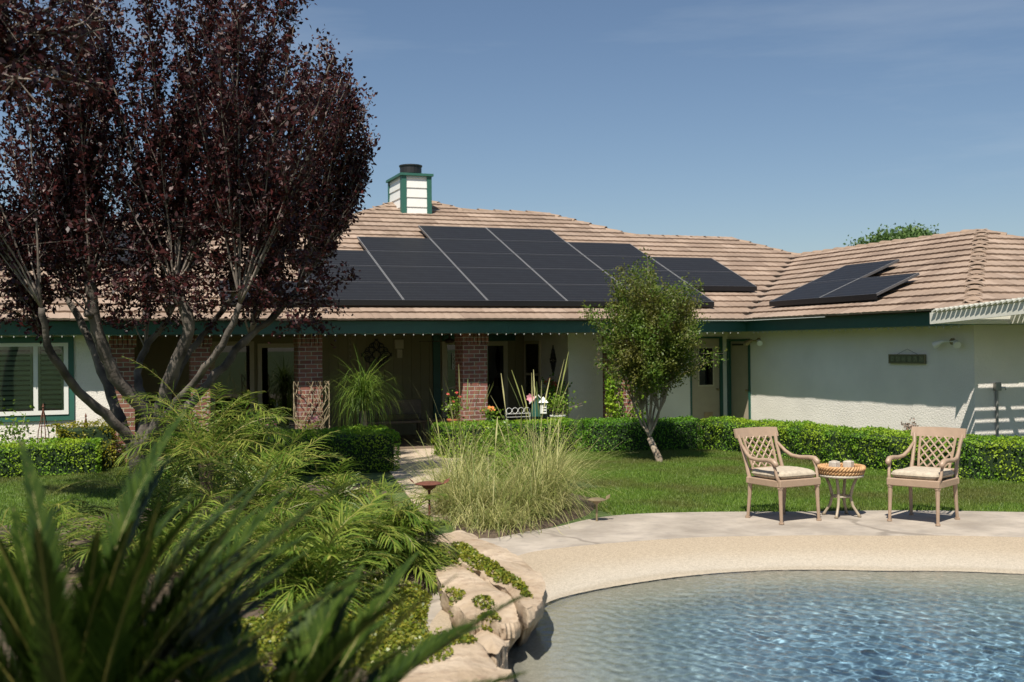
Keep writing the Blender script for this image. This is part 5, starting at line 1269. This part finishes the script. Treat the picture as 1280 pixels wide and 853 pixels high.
stand('tall black plant stand beside the porch window', (3.4, .9, .02), .6); potted('red flowered potted plant on the tall stand by the porch window', (3.4, .9, .62), M['black'], LM['hedge_dark'], 300, .3, .45, flowers=(M['red'], 9), seed=4)
# white wire basket row
t = empty('wire_plant_rack', (2.05, -.6, 0), 0, 'white wire scroll rack standing behind the hedge', 'plant rack')
b = MB()
for k in range(4): b.tube([(-.18+k*.12+.055*math.cos(a), 0, .72+.055*math.sin(a)) for a in [x*.5 for x in range(14)]], .005, 4)
b.tube([(-.24, 0, .66), (.24, 0, .66)], .005, 4); b.tube([(-.24, 0, .60), (.24, 0, .60)], .005, 4); b.build('scrolls', M['white'], t)
for x in (-.24, .24): MB().tube([(x, 0, 0), (x, 0, .74)], .006, 4).build('leg', M['white'], t)
# birdhouse on post with letter E
t = empty('birdhouse', (2.42, -.68, 0), -.36, 'green birdhouse on a post with a small white nest box and a pink flower', 'birdhouse')
b = MB(); b.bbox((-.03, -.03, 0), (.03, .03, .62), .003); b.build('post', M['green_light'], t)
b = MB(); b.bbox((-.12, -.09, .60), (.12, .09, .88), .004); b.add([(-.12, -.09, .88), (.12, -.09, .88), (0, -.09, 1.0), (-.12, .09, .88), (.12, .09, .88), (0, .09, 1.0)], [(0, 1, 2), (5, 4, 3), (0, 3, 4, 1)]); b.build('box', M['green'], t)
b = MB(); b.add([(-.16, -.12, .855), (0, -.12, 1.02), (0, .12, 1.02), (-.16, .12, .855), (-.16, -.12, .84), (0, -.12, 1.0), (0, .12, 1.0), (-.16, .12, .84)], [(0, 1, 2, 3), (7, 6, 5, 4), (0, 4, 5, 1), (2, 6, 7, 3), (0, 3, 7, 4)])
b.add([(.16, -.12, .855), (0, -.12, 1.02), (0, .12, 1.02), (.16, .12, .855), (.16, -.12, .84), (0, -.12, 1.0), (0, .12, 1.0), (.16, .12, .84)], [(3, 2, 1, 0), (4, 5, 6, 7), (1, 5, 4, 0), (3, 7, 6, 2), (4, 7, 3, 0)]); b.build('roof', M['white'], t)
b = MB(); b.bbox((.04, -.20, .66), (.16, -.095, .86), .006); b.build('white_nest_box', M['white'], t)
b = MB(); b.add([(.01, -.23, .87), (.19, -.23, .87), (.19, -.08, .87), (.01, -.08, .87), (.10, -.15, .98)], [(3, 2, 1, 0), (0, 1, 4), (1, 2, 4), (2, 3, 4), (3, 0, 4)]); b.build('nest_box_roof', M['white'], t)
for z in (.70, .75, .80): MB().box((.09, -.204, z), (.15, -.198, z+.018)).build('slot', M['black'], t)
f = MB(); c = Vector((-.14, -.10, .96))
for j in range(7):
    a = j*.9; u = Vector((math.cos(a), -.3, math.sin(a))); w_ = Vector((-math.sin(a), 0, math.cos(a))); f.add([c, c+u*.05+w_*.03, c+u*.085, c+u*.05-w_*.03], [(0, 1, 2, 3)])
f.build('flower', M['pink'], t)
# metal obelisks left
def obelisk(label, p, h, r):
    t = empty('garden_obelisk', p, .4, label, 'trellis', 'metal obelisk trellises by the window wall'); b = MB()
    for k in range(4):
        a = k*math.pi/2; b.tube([(r*math.cos(a), r*math.sin(a), 0), (r*.7*math.cos(a), r*.7*math.sin(a), h*.6), (0, 0, h)], .008, 5)
    for z, q in ((.25, .92), (.5, .78), (.7, .5)):
        pts = [(r*q*math.cos(k*math.pi/2), r*q*math.sin(k*math.pi/2), h*z) for k in range(5)]; b.tube(pts, .006, 4)
    b.build('frame', M['rust'], t); b = MB(); b.lathe([(.001, h-.01), (.02, h+.01), (.012, h+.04), (.001, h+.07)], n=8); b.build('finial', M['rust'], t)
obelisk('slim rusty obelisk trellis below the middle of the white window', (-6.2, -.45, 0), 1.0, .12); obelisk('small open topped obelisk trellis right of the white window', (-5.55, -.35, 0), .82, .10)
potted('climbing bean plant growing under the left window', (-6.65, -.45, 0), M['terracotta'], LM['bright'], 420, .3, .75, seed=6, pot=(.12, .18)); potted('small leafy plant beside the slim obelisk trellis', (-5.9, -.42, 0), M['terracotta'], LM['hedge_dark'], 260, .25, .55, seed=7, pot=(.1, .16))

# vines
def vine(label, x0, x1, ztop, seed, m, leaf=None, yf=-.02):
    root = empty('climbing_vine', ((x0+x1)/2, yf, 0), 0, label, 'vine', 'vines on the brick pillars'); rr = random.Random(seed); b = MB(); LP = []; w = (x1-x0)/2+.06
    for k in range(26):
        x = rr.uniform(-w, w); z = 0; pts = [(x, -.02, 0)]; a = rr.uniform(-.5, .5)
        while z < ztop and len(pts) < 26:
            z += .07; a += rr.gauss(0, .35); x = max(-w-.04, min(w+.04, x+math.sin(a)*.06)); pts.append((x, -.03-rr.uniform(0, .05), z))
            if leaf and rr.random() < .9:
                for q in range(5): LP.append((x+rr.gauss(0, .05), -.05+rr.gauss(0, .04), z+rr.gauss(0, .05)))
        b.tube(pts, rr.uniform(.004, .009), 4)
    b.build('stems', m, root)
    if LP: V, F = leafcloud(np.array(LP), .06, np.random.default_rng(seed), .7, .2); npmesh('foliage', V, F, leaf, root)
vine('dry leafless vine tangled on the left porch pillar', -1.96, -1.52, 1.27, 3, LM['dead']); vine('leafy green vine climbing the pillar behind the small tree', 4.33, 4.82, 1.25, 5, LM['dead'], LM['hedge'])
# pink flowers between the pillars
for i, (x, y, z) in enumerate(((-2.75, -1.25, .60), (-2.55, -1.15, .64), (-1.8, -.62, .66), (-3.1, -1.2, .55))):
    f = MB()
    for j in range(10):
        a = j*.63; u = Vector((math.cos(a), math.sin(a)*.5, .5+.5*math.sin(a*2))); f.add([Vector((0, 0, .0)), u*.05+Vector((.02, 0, 0)), u*.08, u*.05-Vector((.02, 0, 0))], [(0, 1, 2, 3)])
    f.tube([(0, 0, -z), (0, 0, 0)], .005, 4)
    o = f.build('rose', M['pink'], label=['pink rose blossom left of the dry vine pillar', 'second pink rose blossom nearest the dry vine pillar', 'pale pink rose blossom in front of the dry vine pillar', 'leftmost pink rose blossom above the hedge block'][i], cat='flower', group='pink roses above the hedge'); o.location = (x, y, z)
# ornamental flower head behind right chair
blob_shrub('dried_flower_head', 'brown white dried blossom cluster poking above the hedge behind the right chair', (6.35, -6.3, .45), .16, .26, leafmat('dry_blossom', [(.10, .035, .02), (.5, .42, .36), (.16, .06, .035)], .2), 240, .04, seed=44, cat='flower')
